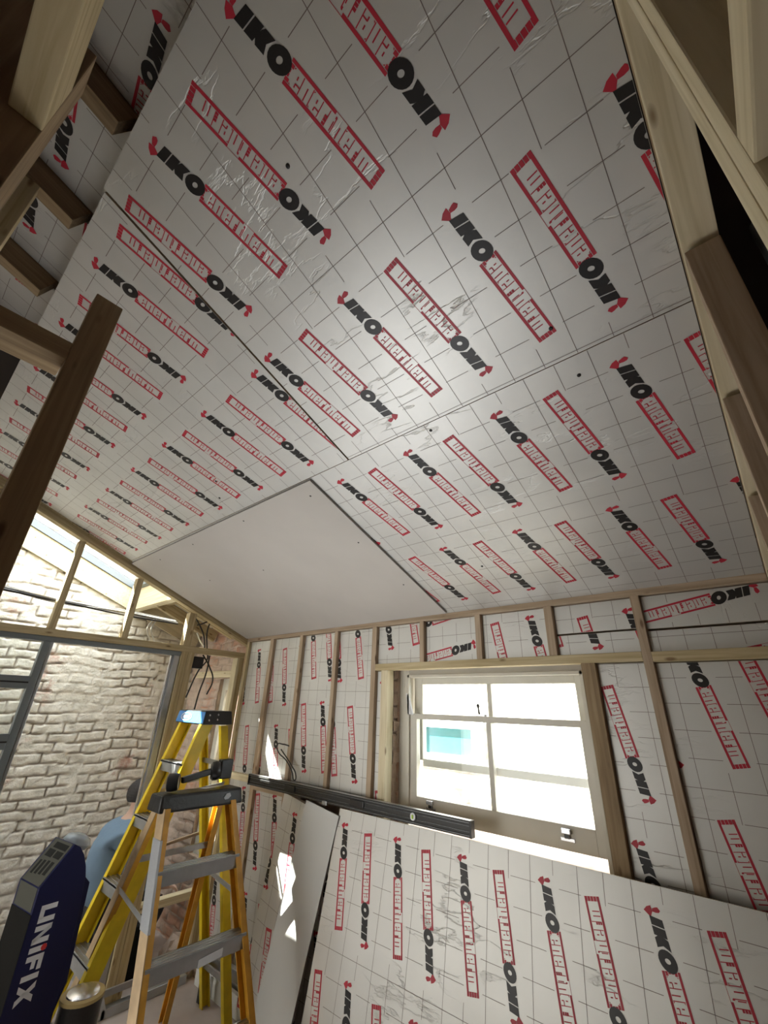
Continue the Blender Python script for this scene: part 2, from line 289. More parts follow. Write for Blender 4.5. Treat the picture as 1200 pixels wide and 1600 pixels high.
def board(name, frame, a0, a1, b0, b1, tip, thick, label, cat='insulation board', group=None, grid=True, rough_edges=0.0, tilt=TH, parent=None):
    """foil faced board; frame = (O, ea, eb, n) with n pointing into the room; tip = arrow tip of one downward reading print"""
    O, ea, eb, nn = [Vector(q) for q in frame]
    cen = O+ea*((a0+a1)/2)+eb*((b0+b1)/2)
    m = MB(cen)
    P = lambda a, b, o=0.0: O+ea*a+eb*b+nn*o
    m.hexa([P(a0, b0, -thick), P(a1, b0, -thick), P(a1, b1, -thick), P(a0, b1, -thick), P(a0, b0, 0), P(a1, b0, 0), P(a1, b1, 0), P(a0, b1, 0)], FOAM)
    m.m[1] = m.mi(FOIL)
    u = (math.sin(tilt), math.cos(tilt)); v = (math.cos(tilt), -math.sin(tilt))
    boxes = []
    i0 = int((a0-tip[0])/SP)-4; i1 = int((a1-tip[0])/SP)+4; j0 = int((b0-tip[1])/RP)-3; j1 = int((b1-tip[1])/RP)+3
    for j in range(j0, j1+1):
        for i in range(i0, i1+1):
            base = (tip[0]+i*SP+(j % 2)*HX, tip[1]+j*RP)
            for sgn in (1, -1):
                if sgn > 0: o = (base[0]+0.147*u[0]+0.004*v[0], base[1]+0.147*u[1]+0.004*v[1])
                else: o = (base[0]-0.071-0.147*u[0]-0.004*v[0], base[1]+0.420-0.147*u[1]-0.004*v[1])
                q = lambda x, y: (o[0]+sgn*(x*u[0]+y*v[0]), o[1]+sgn*(x*u[1]+y*v[1]))
                cs = [q(-0.16, -0.004), q(0.28, -0.004), q(0.28, 0.054), q(-0.16, 0.054)]
                if max(c[0] for c in cs) < a0 or min(c[0] for c in cs) > a1 or max(c[1] for c in cs) < b0 or min(c[1] for c in cs) > b1: continue
                boxes.append((o, sgn))
                for k, pts in PRINT:
                    pp = clip([q(*p) for p in pts], a0+0.001, a1-0.001, b0+0.001, b1-0.001)
                    if pp: m.poly([P(a, b, 0.0010 if k == 2 else 0.0008) for a, b in pp], PBLK if k == 2 else PRED)
    if grid:
        g = 0.09615; hw = 0.0009
        def blocked(a, b):
            for o, s_ in boxes:
                da, db = a-o[0], b-o[1]; x = s_*(da*u[0]+db*u[1]); y = s_*(da*v[0]+db*v[1])
                if -0.172 < x < 0.292 and -0.018 < y < 0.068: return True
            return False
        def run(fixed, lo, hi, horiz):
            step = 0.012; s0 = None; x = lo
            while x < hi+step:
                ok = x < hi and not (blocked(x, fixed) if horiz else blocked(fixed, x))
                if ok and s0 is None: s0 = x
                if (not ok) and s0 is not None:
                    e = min(x, hi)
                    if e-s0 > 0.02:
                        if horiz: m.poly([P(s0, fixed-hw, 0.0005), P(e, fixed-hw, 0.0005), P(e, fixed+hw, 0.0005), P(s0, fixed+hw, 0.0005)], PLINE)
                        else: m.poly([P(fixed-hw, s0, 0.0005), P(fixed+hw, s0, 0.0005), P(fixed+hw, e, 0.0005), P(fixed-hw, e, 0.0005)], PLINE)
                    s0 = None
                x += step
        a = tip[0]+0.158; a -= math.floor((a-a0)/g)*g
        while a < a1-0.002:
            if a > a0+0.002: run(a, b0+0.001, b1-0.001, False)
            a += g
        b = tip[1]+0.011; b -= math.floor((b-b0)/g)*g
        while b < b1-0.002:
            if b > b0+0.002: run(b, a0+0.001, a1-0.001, True)
            b += g
    me = bpy.data.meshes.new(name); me.from_pydata(m.v, [], m.f)
    for mm in m.mats: me.materials.append(mm)
    me.polygons.foreach_set('material_index', m.m)
    uv = me.uv_layers.new(name='sheet')
    off = random.random()*7
    for lp in me.loops:
        w_ = Vector(m.v[lp.vertex_index])+cen-O; uv.data[lp.index].uv = (w_.dot(ea)+off, w_.dot(eb)+off)
    # keep the face normals of the printed side pointing into the room
    me.update()
    o = link(name, me, parent); o.location = cen if parent is None else cen-parent_loc(parent)
    for p in me.polygons:
        if p.index > 5 and p.normal.dot(nn) < 0: p.flip()
    me.update()
    if parent is None: tag(o, label, cat, group)
    return o
# ------------------------------------------------------------------ setting
fl = MB((-1.5, 0.5, -0.03)); fl.box((-5.2, -2.8, -0.06), (0.6, 2.4, 0.0), SCREED); tag(fl.build('floor'), kind='structure')
def rough_wall(name, O, eu, ev, nn, wu, wv, mat, step, holes=(), depth=0.02, bl=0.225, bh=0.075, seed=0, amp=1.0):
    """brick wall face as a displaced grid; O lower corner, eu/ev in-plane, nn towards the viewer"""
    O, eu, ev, nn = map(Vector, (O, eu, ev, nn)); nu, nv = int(wu/step)+1, int(wv/step)+1
    vs_, jt = [], []
    for j in range(nv):
        for i in range(nu):
            u, v = i*step, j*step
            q = Vector((u*3.2+seed, v*3.2, seed*1.7)); du = noise.noise(q)*0.03*amp; dv = noise.noise(q+Vector((9, 3, 1)))*0.022*amp+noise.noise(q*3.1)*0.007*amp
            uu, vv = u+du, v+dv; row = math.floor(vv/bh); fv = vv/bh-row; uo = uu/bl+(0.5 if row % 2 else 0)+0.13*math.sin(row*2.3); col = math.floor(uo); fu = uo-col
            e = min(min(fv, 1-fv)*bh, min(fu, 1-fu)*bl); jw = (0.0045 if amp > 1.1 and amp < 1.5 else 0.007)+0.004*noise.noise(Vector((u*7, v*7, 5+seed)))
            k = max(0.0, min(1.0, (e-jw*0.4)/(jw*1.1)))
            bump = noise.noise(Vector((col*3.7+seed, row*5.1, 2)))*0.006+noise.noise(Vector((u*16, v*16, seed)))*0.004*amp+noise.noise(Vector((u*45, v*45, seed)))*0.002
            fill = noise.noise(Vector((u*2.1, v*2.1, 11+seed)))
            kk = k if fill < 0.12 else max(k, 0.75*min(1, (fill-0.12)*8))
            vs_.append(tuple(eu*u+ev*v+nn*(depth*(kk-1)+bump*kk))); jt.append(1-kk)
    f = []
    for j in range(nv-1):
        for i in range(nu-1):
            uc, vc = (i+.5)*step, (j+.5)*step
            if any(h[0] < uc < h[1] and h[2] < vc < h[3] for h in holes): continue
            f.append((j*nu+i, j*nu+i+1, (j+1)*nu+i+1, (j+1)*nu+i))
    me = bpy.data.meshes.new(name); me.from_pydata(vs_, [], f); me.materials.append(mat)
    at = me.attributes.new('joint', 'FLOAT', 'POINT'); at.data.foreach_set('value', jt)
    for p in me.polygons: p.use_smooth = True
    o = link(name, me); o.location = O; return o
XB = -4.58
tag(rough_wall('wall_left', (XB, -0.9, 0.0), (0, 1, 0), (0, 0, 1), (1, 0, 0), 3.2, 3.25, BRICKW, 0.0105, seed=3, amp=1.45), kind='structure')
# window wall: brick skin seen in the far room, masonry behind the insulation
WY = 2.235
wins = ((-4.02, -3.62, 0.55, 1.90), (-1.82, -0.60, 1.10, 1.925))
b = MB((-2, WY+0.1, 1.2))
xs = [-4.8, -4.02, -3.62, -1.82, -0.60, 0.6]
b.box((-4.8, WY+0.03, 0), (-4.02, WY+0.30, 3.2), BRICKR); b.box((-3.62, WY+0.03, 0), (-1.82, WY+0.30, 3.2), BRICKR); b.box((-0.60, WY+0.03, 0), (0.6, WY+0.30, 3.2), BRICKR)
for x0, x1, z0, z1 in wins:
    b.box((x0, WY+0.03, 0), (x1, WY+0.30, z0), BRICKR); b.box((x0, WY+0.03, z1), (x1, WY+0.30, 3.2), BRICKR)
tag(b.build('wall_back'), kind='structure')
tag(rough_wall('wall_back_brick_face', (-4.7, WY+0.02, 0.0), (1, 0, 0), (0, 0, 1), (0, -1, 0), 1.25, 2.5, BRICKR, 0.012, holes=((0.68, 1.3, 0.55, 1.90),), seed=8), kind='structure')
tag(rough_wall('wall_back_reveal', (-1.822, 2.226, 1.10), (0, 1, 0), (0, 0, 1), (1, 0, 0), 0.085, 0.82, BRICKR, 0.008, seed=5, depth=0.012), kind='structure')
b = MB(); b.box((XB-0.25, -2.8, 0), (XB-0.03, 2.5, 3.9), BRICKR); tag(b.build('wall_left_core'), kind='structure')
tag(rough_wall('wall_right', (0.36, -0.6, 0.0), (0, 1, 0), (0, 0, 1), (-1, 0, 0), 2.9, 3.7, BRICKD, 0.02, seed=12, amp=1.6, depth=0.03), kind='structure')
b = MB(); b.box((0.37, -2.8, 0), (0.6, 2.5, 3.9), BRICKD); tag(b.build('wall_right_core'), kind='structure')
b = MB(); b.box((-5.0, -2.9, 0), (0.6, -2.7, 4.5), plain('pale_plaster', (0.62, 0.60, 0.55), 0.9)); tag(b.build('wall_front'), kind='structure')
# roof deck above the rafters with the skylight opening
SKX0, SKX1, SKY0, SKY1 = -4.55, -3.66, -0.15, 1.49
def slab(m, x0, x1, y0, y1, o0, o1, mat):
    m.hexa([(x0, y0, roof(y0, o0)), (x1, y0, roof(y0, o0)), (x1, y1, roof(y1, o0)), (x0, y1, roof(y1, o0)), (x0, y0, roof(y0, o1)), (x1, y0, roof(y0, o1)), (x1, y1, roof(y1, o1)), (x0, y1, roof(y1, o1))], mat)
b = MB((-2, 0, 3.4))
slab(b, SKX1, 0.6, -2.8, 2.6, 0.215, 0.26, FELT); slab(b, XB-0.25, SKX0, -2.8, 2.6, 0.215, 0.26, FELT)
slab(b, SKX0, SKX1, SKY1, 2.6, 0.215, 0.26, FELT); slab(b, SKX0, SKX1, -2.8, SKY0, 0.215, 0.26, FELT)
tag(b.build('ceiling'), kind='structure')
# ------------------------------------------------------------------ ceiling boards
CF = (Vector((0, D, HW)), Vector((1, 0, 0)), Vector((0, math.cos(S), -math.sin(S))), Vector((0, -math.sin(S), -math.cos(S))))
TK = 0.045
board('insulation_board', CF, -1.119, 0.098, -2.342, -1.2035, (-0.336, -1.706), TK, 'large printed foil board of the sloping ceiling nearest the camera, right of the long joint', group='printed boards on the sloping ceiling')
board('insulation_board', CF, XP+0.03, -1.128, -2.335, -1.2035, (-1.209, -1.691), TK, 'large printed foil ceiling board left of the long joint, above the timber post', group='printed boards on the sloping ceiling')
board('insulation_board', CF, XP+0.03, 0.098, -1.2005, 0.0, (-0.121, -1.117), TK, 'large printed foil board of the sloping ceiling nearest the window wall, beside the plasterboard', group='printed boards on the sloping ceiling')
for a, s_, lab in ((-0.94, 0.36, 'small dark screw head low on the foil ceiling right of the plasterboard'), (-0.215, 1.31, 'small dark screw head just above the long cross joint near the right edge'), (-0.20, 1.135, 'small dark screw head just below the long cross joint near the right edge'), (-0.72, 1.17, 'small dark screw head below the cross joint near the plasterboard corner'), (-0.60, 2.03, 'bare screw head highest on the foil ceiling, near the top of the picture'), (-1.9, 1.41, 'dark mark of a screw left of the long joint, upper of a pair'), (-2.0, 1.32, 'dark mark of a screw left of the long joint, lower of a pair'), (-1.55, 1.62, 'small screw head on the left ceiling board by the long joint')):
    p = CF[0]+CF[1]*a-CF[2]*s_; m = MB(p); m.lathe(p, CF[3], [(0.006, -0.004), (0.006, 0.0015), (0.003, 0.003)], PBLK, 10)
    tag(m.build('screw'), lab, 'screw', 'screws in the foil ceiling')
# plasterboard sheet on the lower left of the ceiling
m = MB(tuple(CF[0]+CF[1]*-2.4-CF[2]*0.6))
PP = lambda a, s_, o: CF[0]+CF[1]*a-CF[2]*s_+CF[3]*o
m.hexa([PP(-3.47, 0.02, 0.002), PP(-1.355, 0.02, 0.002), PP(-1.375, 1.197, 0.002), PP(-3.47, 1.187, 0.002), PP(-3.47, 0.02, 0.0145), PP(-1.355, 0.02, 0.0145), PP(-1.375, 1.197, 0.0145), PP(-3.47, 1.187, 0.0145)], PBEDGE)
m.m[1] = m.mi(PBOARD)
pb = m.build('plasterboard_sheet'); tag(pb, 'plain grey plasterboard sheet fixed over the foil on the lower left of the ceiling', 'plasterboard')
for a, s_ in ((-1.45, 1.12), (-1.45, 0.75), (-1.44, 0.35), (-2.0, 1.14), (-2.6, 1.13), (-3.1, 1.12), (-2.9, 0.8), (-2.3, 0.75)):
    p = PP(a, s_, 0.0145); k = MB(p); k.lathe(p, CF[3], [(0.005, -0.002), (0.005, 0.0008), (0.003, 0.001)], PBLK, 10); k.build('screw', pb)
# rafters and the recessed boards beyond the top edge of the ceiling
for i, (x, lab) in enumerate(((-0.59, 'dark rafter beyond the ceiling edge, nearest the top centre of the picture'), (-0.985, 'dark rafter meeting the ceiling edge right of the overhead joist end'), (-1.385, 'dark rafter meeting the ceiling edge above the slim post'), (-1.79, 'dark rafter beyond the ceiling edge beside the flat plate'), (-2.19, 'dark rafter furthest left beyond the ceiling edge'))):
    y0, y1 = -2.2, -0.035
    timber('rafter', (x, y0, roof(y0, 0.133)), (x, y1, roof(y1, 0.133)), 0.047, (1, 0, 0), 0.148, BROWN); tag(bpy.data.objects[-1] if False else C.objects[-1], lab, 'rafter', 'rafters beyond the ceiling')
RF = lambda off: (Vector((0, D, HW))-CF[3]*off, Vector((0, math.cos(S), -math.sin(S))), Vector((-1, 0, 0)), CF[3])
def sl(y): return (y-D)/math.cos(S)
for x0, x1, tp, lab in ((-0.958, -0.617, (-2.468, 0.732), 'recessed printed foil board between rafters, nearest the top edge of the picture'),
                        (-1.358, -1.012, (-2.425, 0.880), 'printed foil board between rafters, its black and red lettering near the top left corner'),
                        (-1.763, -1.412, (sl(-0.30), 1.80), 'shadowed printed foil board between rafters left of the one with visible lettering'),
                        (-2.163, -1.817, (sl(-0.45), 2.1), 'darkest foil board between the two leftmost rafters'),
                        (-0.567, -0.15, (sl(-0.5), 0.3), 'foil board between rafters right above the camera')):
    board('insulation_board', RF(0.14), sl(-1.3), sl(-0.035), -x1, -x0, tp, 0.05, lab, group='recessed boards between the rafters')
# ------------------------------------------------------------------ window wall framing
def vstud(x0, x1, z0, z1, label, group='studs of the window wall', y0=D, y1=2.223, m=STUD, name='timber_stud', cat='stud'):
    o = timber(name, ((x0+x1)/2, (y0+y1)/2, z0), ((x0+x1)/2, (y0+y1)/2, z1), y1-y0, (0, 1, 0), x1-x0, m); return tag(o, label, cat, group)
def hrail(x0, x1, z0, z1, label, group='rails of the window wall', y0=D, y1=2.223, m=STUD, name='timber_rail', cat='rail'):
    o = timber(name, (x0, (y0+y1)/2, (z0+z1)/2), (x1, (y0+y1)/2, (z0+z1)/2), y1-y0, (0, 1, 0), z1-z0, m); return tag(o, label, cat, group)
ZT = 2.196
hrail(-3.49, 0.10, ZT, 2.226, 'thin top rail of the window wall right under the sloping ceiling', y1=2.215)
hrail(-3.49, 0.10, 0.0, 0.045, 'sole rail of the window wall on the floor')
vstud(-3.49, -3.455, 0.045, ZT, 'corner stud of the window wall beside the glazed partition', m=PINE)
vstud(-3.136, -3.09, 0.045, ZT, 'first bare stud right of the corner, reaching down behind the ladders')
vstud(-2.742, -2.704, 0.045, ZT, 'second bare stud from the corner with the black cable loop on it')
vstud(-2.342, -2.308, 1.2, ZT, 'third bare stud from the corner, right of the cable loop')
vstud(-1.968, -1.930, 1.2, ZT, 'fourth bare stud from the corner, just left of the window opening')
vstud(-1.876, -1.822, 1.10, 1.915, 'pale jamb stud lining the left side of the window opening', m=PALE)
vstud(-0.645, -0.583, 1.10, 1.915, 'brown jamb stud lining the right side of the window opening', m=BROWN)
vstud(-0.386, -0.350, 0.045, ZT, 'full height bare stud right of the window')
vstud(-1.572, -1.540, 1.955, ZT, 'short stud above the window, leftmost of the three')
vstud(-1.184, -1.150, 1.955, ZT, 'short stud above the middle of the window')
vstud(-0.786, -0.746, 1.955, ZT, 'short stud above the right end of the window')
hrail(-1.93, -0.386, 1.915, 1.955, 'timber lintel rail across the top of the window opening', m=PINE)
hrail(-0.350, 0.10, 1.910, 1.952, 'short rail right of the full height stud, level with the window lintel', m=PINE)
hrail(-3.455, -3.136, 1.155, 1.20, 'short pale noggin between corner stud and first stud', m=PALE)
hrail(-3.09, -2.742, 1.12, 1.155, 'noggin behind the left end of the spirit level')
hrail(-1.93, -0.386, 1.055, 1.10, 'bottom rail under the window opening')
# boards between the studs
WB = 2.186; K = WB/D
WF = (Vector((0, WB, 0)), Vector((1, 0, 0)), Vector((0, 0, -1)), Vector((0, -1, 0)))
def wt(x, z): return (x*K, -(1.7+(z-1.7)*K))
def wboard(x0, x1, z0, z1, tip, label, grp='printed boards between the studs'):
    g = 0.003; return board('insulation_board', WF, x0+g, x1-g, -(z1-0.004), -(z0+0.002), wt(*tip), 0.04, label, group=grp)
wboard(-3.455, -3.136, 1.20, ZT, (-3.306, 2.109), 'narrow printed foil board beside the corner stud with a sunlit patch')
wboard(-3.455, -3.136, 0.045, 1.155, (-3.036+0.181, 1.113), 'narrow printed foil board low in the corner bay behind the ladder rails')
wboard(-3.09, -2.742, 1.155, ZT, (-2.745, 2.114), 'printed foil board between the first and second studs, above the level')
wboard(-3.09, -2.742, 0.045, 1.12, (-2.85, 1.11), 'printed foil board between the first and second studs, below the level')
wboard(-2.704, -2.342, 1.155, ZT, (-2.441, 1.712), 'printed foil board between the second and third studs, holding the cable hole edge')
wboard(-2.704, -1.0, 0.045, 1.05, (-2.52, 1.10), 'printed foil board mostly hidden behind the leaning strips')
wboard(-2.308, -1.968, 1.155, ZT, (-1.965, 1.705), 'printed foil board between the third and fourth studs')
wboard(-1.930, -1.876, 1.10, 1.915, (-1.885, 1.84), 'sliver of printed foil board beside the pale window jamb')
wboard(-1.930, -1.572, 1.955, ZT, (-1.70, 2.465), 'small printed foil board above the left end of the window')
SF = (Vector((0, WB, 0)), Vector((0, 0, -1)).lerp(Vector((0, 0, -1)), 0), Vector((-1, 0, 0)), Vector((0, -1, 0)))
SF = (Vector((0, WB, 0)), Vector((0, 0, -1)), Vector((-1, 0, 0)), Vector((0, -1, 0)))   # reading towards the left
def sboard(x0, x1, z0, z1, tip, label):
    return board('insulation_board', SF, -(z1-0.004), -(z0+0.002), -x1+0.003, -x0-0.003, tip, 0.04, label, group='printed boards between the studs')
sboard(-1.540, -1.184, 1.955, ZT, (-2.065, 1.215), 'small foil board above the window with its lettering lying sideways')
wboard(-1.150, -0.786, 1.955, ZT, (-0.889, 2.144), 'small crumpled printed foil board above the right half of the window')
wboard(-0.746, -0.386, 2.055, ZT, (-0.43, 2.13), 'upper of two offcut foil strips left of the full height stud')
wboard(-0.746, -0.386, 1.955, 2.052, (-0.46, 2.40), 'lower of two offcut foil strips left of the full height stud')
sboard(-0.350, 0.10, 2.048, ZT, (-2.205, -0.05), 'upper foil strip right of the full height stud, lettering lying sideways')
sboard(-0.350, 0.10, 1.952, 2.044, (-1.98, 0.40), 'lower foil strip right of the full height stud, under the sideways lettering')
wboard(-0.583, -0.386, 0.9, 1.915, (-0.375, 1.822), 'tall narrow printed foil board between window jamb and full height stud')
wboard(-0.350, 0.10, 0.9, 1.910, (-0.255, 1.952), 'large printed foil board at the right end of the window wall')
# ------------------------------------------------------------------ leaning boards
th = math.asin(0.2)
ld = Vector((0, -math.sin(th), -math.cos(th))); ln = Vector((0, -math.cos(th), math.sin(th)))
LF = (Vector((0, 2.105, 1.152)), Vector((1, 0, 0)), ld, ln)
board('insulation_board', LF, -2.115, 0.285, 0.0, 1.174, (-2.079, 0.075), 0.03, 'big loose printed foil board leaning against the window wall under the window', group='loose boards leaning on the window wall')
ang = R(9.5)
def spin(fr, o): 
    O, ea, eb, n = fr; ea2 = ea*math.cos(ang)+eb*-math.sin(ang)*-1*-1; return None
def leanframe(x, z, y, angle, lean):
    d = Vector((-math.sin(angle), -math.sin(lean)*math.cos(angle), -math.cos(lean)*math.cos(angle))).normalized()
    a = Vector((math.cos(angle), 0, -math.sin(angle))); a = (a-d*a.dot(d)).normalized(); n = a.cross(d); n = n if n.y < 0 else -n
    return (Vector((x, y, z)), a, d, n)
F1 = leanframe(-2.70, 1.158, 2.135, R(9.0), R(2.5))
board('insulation_board', F1, 0.012, 0.42, 0.0, 1.10, (0.135, 0.085), 0.025, 'loose strip of printed foil board leaning behind the plasterboard offcut', group='loose boards leaning on the window wall')
F2 = leanframe(-2.40, 1.157, 2.085, R(7.5), R(6.5))
m = MB(F2[0]); q = lambda a, b_, o: F2[0]+F2[1]*a+F2[2]*b_+F2[3]*o
PBL = plain('pale_plasterboard', (0.60, 0.61, 0.59), 0.28, spec=0.6, bump=0.04, bscale=14)
m.hexa([q(0.0, 0, -0.0125), q(0.30, 0.0, -0.0125), q(0.265, 1.13, -0.0125), q(-0.02, 1.12, -0.0125), q(0.0, 0, 0), q(0.30, 0.0, 0), q(0.265, 1.13, 0), q(-0.02, 1.12, 0)], PBEDGE); m.m[1] = m.mi(PBL)
tag(m.build('plasterboard_offcut'), 'tall narrow pale plasterboard offcut leaning left of the big foil board', 'plasterboard')
# spirit level standing on the boards
lv = empty('spirit_level', (-2.15, 2.115, 1.16), 'long black and silver spirit level lying along the top of the leaning boards', 'spirit level')
m = MB((-2.15, 2.115, 1.16)); z0, z1 = 1.160, 1.226; yf, yb = 2.098, 2.128
LBK = plain('level_black', (0.035, 0.035, 0.033), 0.4, 0.2)
m.box((-3.075, yf, z0), (-1.235, yb, z0+0.007), LBK); m.box((-3.075, yf, z1-0.007), (-1.235, yb, z1), LBK); m.box((-3.075, yf-0.001, z0+0.0065), (-1.235, yf+0.004, z0+0.0085), ALU); m.box((-3.075, yf-0.001, z1-0.0085), (-1.235, yf+0.004, z1-0.0065), ALU); m.box((-3.075, yf, z1), (-1.235, yb, z1+0.001), ALU); m.box((-3.075, yf+0.008, z0+0.007), (-1.235, yb-0.008, z1-0.007), LBK)
m.box((-3.075, yf+0.004, z0+0.021), (-1.235, yf+0.010, z0+0.0225), ALU); m.box((-3.075, yf+0.004, z1-0.0225), (-1.235, yf+0.010, z1-0.021), ALU)
m.build('body', lv, 0.001)
for x0, x1 in ((-1.243, -1.232), (-3.08, -3.07)):
    m = MB(((x0+x1)/2, 2.115, 1.19)); m.box((x0, yf-0.002, z0-0.001), (x1, yb+0.001, z1+0.001), BLK); m.build('end_cap', lv, 0.001)
VG = plain('vial_liquid', (0.62, 0.85, 0.18), 0.15)
m = MB((-1.575, yf, 1.193)); m.lathe((-1.575, yf+0.010, 1.193), (0, -1, 0), [(0.017, 0), (0.017, 0.011), (0.014, 0.012)], WHITE, 20); vo = m.build('vial_ring', lv)
m = MB((-1.575, yf, 1.193)); m.lathe((-1.575, yf-0.0025, 1.185), (0, 0, 1), [(0.0055, 0), (0.0055, 0.016)], VG, 14); m.build('vial', vo)
for x in (-2.60, -1.98):
    m = MB((x, yf, 1.193)); m.box((x-0.055, yf-0.001, 1.176), (x+0.055, yf+0.009, 1.211), BLK); m.build('hand_grip', lv, 0.006)
m = MB((-2.24, yf, 1.162)); m.box((-2.265, yf-0.006, 1.150), (-2.225, yf+0.012, 1.172), ALU); m.build('vial_window', lv, 0.003)
# cable loop from a hole in the wall
tag(tube('cable_loop', [(-2.72, 2.17, 1.425), (-2.76, 2.13, 1.437), (-2.815, 2.12, 1.430), (-2.80, 2.12, 1.395), (-2.70, 2.13, 1.34), (-2.64, 2.14, 1.28), (-2.60, 2.14, 1.235), (-2.60, 2.145, 1.26), (-2.66, 2.14, 1.32), (-2.77, 2.125, 1.405)], 0.0042, CBLK, origin=(-2.72, 2.16, 1.42)), 'thin black cable looping out of the foil beside the second stud', 'cable')
# ------------------------------------------------------------------ sash window
wn = empty('window_1', (-1.22, 2.30, 1.10), None, None); del_keys = None; wn['kind'] = 'structure'
X0, X1 = -1.79, -0.605
def wpart(name, boxes, mat=SASH, par=wn, bev=0.002):
    m = MB(((boxes[0][0][0]+boxes[0][1][0])/2, boxes[0][0][1], boxes[0][0][2]))
    for lo, hi in boxes: m.box(lo, hi, mat)
    return m.build(name, par, bev)
wpart('frame', [((X0-0.03, 2.285, 1.06), (-1.745, 2.42, 1.925)), ((-0.675, 2.285, 1.06), (X1+0.01, 2.42, 1.925)), ((-1.745, 2.285, 1.875), (-0.675, 2.42, 1.925)), ((X0-0.03, 2.30, 1.055), (X1+0.01, 2.46, 1.085))])
wpart('stop_bead', [((-1.745, 2.262, 1.085), (-1.728, 2.285, 1.892)), ((-0.692, 2.262, 1.085), (-0.675, 2.285, 1.892)), ((-1.745, 2.262, 1.875), (-0.675, 2.285, 1.892))])
# lower sash, slid up: its foot leaves an open gap over the sill
ls = wpart('lower_sash', [((-1.728, 2.275, 1.155), (-1.680, 2.312, 1.672)), ((-0.728, 2.275, 1.155), (-0.692, 2.312, 1.672)), ((-1.680, 2.275, 1.155), (-0.728, 2.312, 1.250)), ((-1.680, 2.275, 1.642), (-0.728, 2.312, 1.672))])
wpart('glazing_bar', [((-1.217, 2.278, 1.250), (-1.190, 2.308, 1.642))], par=ls)
for x0, x1 in ((-1.68, -1.217), (-1.190, -0.728)): wpart('glass_pane', [((x0, 2.292, 1.25), (x1, 2.296, 1.642))], GLASS, ls, 0)
us = wpart('upper_sash', [((-1.728, 2.318, 1.425), (-1.665, 2.355, 1.875)), ((-0.735, 2.318, 1.425), (-0.692, 2.355, 1.875)), ((-1.665, 2.318, 1.838), (-0.735, 2.355, 1.875)), ((-1.665, 2.318, 1.395), (-0.735, 2.355, 1.432))])
wpart('glazing_bar', [((-1.222, 2.322, 1.432), (-1.196, 2.350, 1.838))], par=us)
for x0, x1 in ((-1.665, -1.222), (-1.196, -0.735)): wpart('glass_pane', [((x0, 2.334, 1.432), (x1, 2.338, 1.838))], GLASS, us, 0)
STEEL = plain('bright_steel', (0.62, 0.62, 0.64), 0.25, 0.9)
for x, z in ((-1.582, 1.205), (-0.850, 1.200)):
    m = MB((x, 2.27, z)); m.box((x-0.032, 2.270, z-0.012), (x+0.032, 2.2755, z+0.004), STEEL); m.box((x-0.012, 2.262, z), (x+0.012, 2.275, z+0.022), BLK); m.box((x-0.020, 2.254, z+0.018), (x+0.020, 2.275, z+0.038), STEEL); m.build('sash_lift', ls, 0.0025)
m = MB((-1.26, 2.29, 1.675)); m.box((-1.275, 2.28, 1.672), (-1.225, 2.305, 1.682), STEEL); m.lathe((-1.262, 2.292, 1.68), (0, -0.2, 1), [(0.006, 0), (0.004, 0.03), (0.009, 0.045), (0.004, 0.055)], BLK, 12); m.build('sash_catch', ls)
m = MB((-1.735, 2.27, 1.72)); m.hexa([(-1.738, 2.262, 1.665), (-1.700, 2.262, 1.665), (-1.700, 2.272, 1.665), (-1.738, 2.272, 1.665), (-1.752, 2.262, 1.785), (-1.735, 2.262, 1.780), (-1.735, 2.272, 1.780), (-1.752, 2.272, 1.785)], WHITE); m.build('paper_tag', wn)
# second sash window in the far room
w2 = empty('window_2', (-3.8, 2.33, 0.9), None, None); w2['kind'] = 'structure'
wpart('frame', [((-4.02, 2.30, 0.55), (-3.955, 2.42, 1.90)), ((-3.68, 2.30, 0.55), (-3.62, 2.42, 1.90)), ((-3.955, 2.30, 1.80), (-3.68, 2.42, 1.90)), ((-3.955, 2.30, 0.55), (-3.68, 2.42, 0.60))], par=w2)
s2 = wpart('lower_sash', [((-3.955, 2.325, 0.60), (-3.915, 2.36, 1.23)), ((-3.72, 2.325, 0.60), (-3.68, 2.36, 1.23)), ((-3.915, 2.325, 0.60), (-3.72, 2.36, 0.67)), ((-3.915, 2.325, 1.20), (-3.72, 2.36, 1.23))], par=w2)
s3 = wpart('upper_sash', [((-3.955, 2.365, 1.20), (-3.915, 2.40, 1.80)), ((-3.72, 2.365, 1.20), (-3.68, 2.40, 1.80)), ((-3.915, 2.365, 1.76), (-3.72, 2.40, 1.80)), ((-3.915, 2.365, 1.20), (-3.72, 2.40, 1.23))], par=w2)
wpart('glass_pane', [((-3.915, 2.34, 0.67), (-3.72, 2.344, 1.20))], GLASS, s2, 0); wpart('glass_pane', [((-3.915, 2.38, 1.23), (-3.72, 2.384, 1.76))], GLASS, s3, 0)
o = timber('window_lintel', (-4.40, 2.22, 1.935), (-3.58, 2.22, 1.935), 0.06, (0, 1, 0), 0.055, PALE); tag(o, 'pale timber lintel over the small window of the far room', 'lintel')
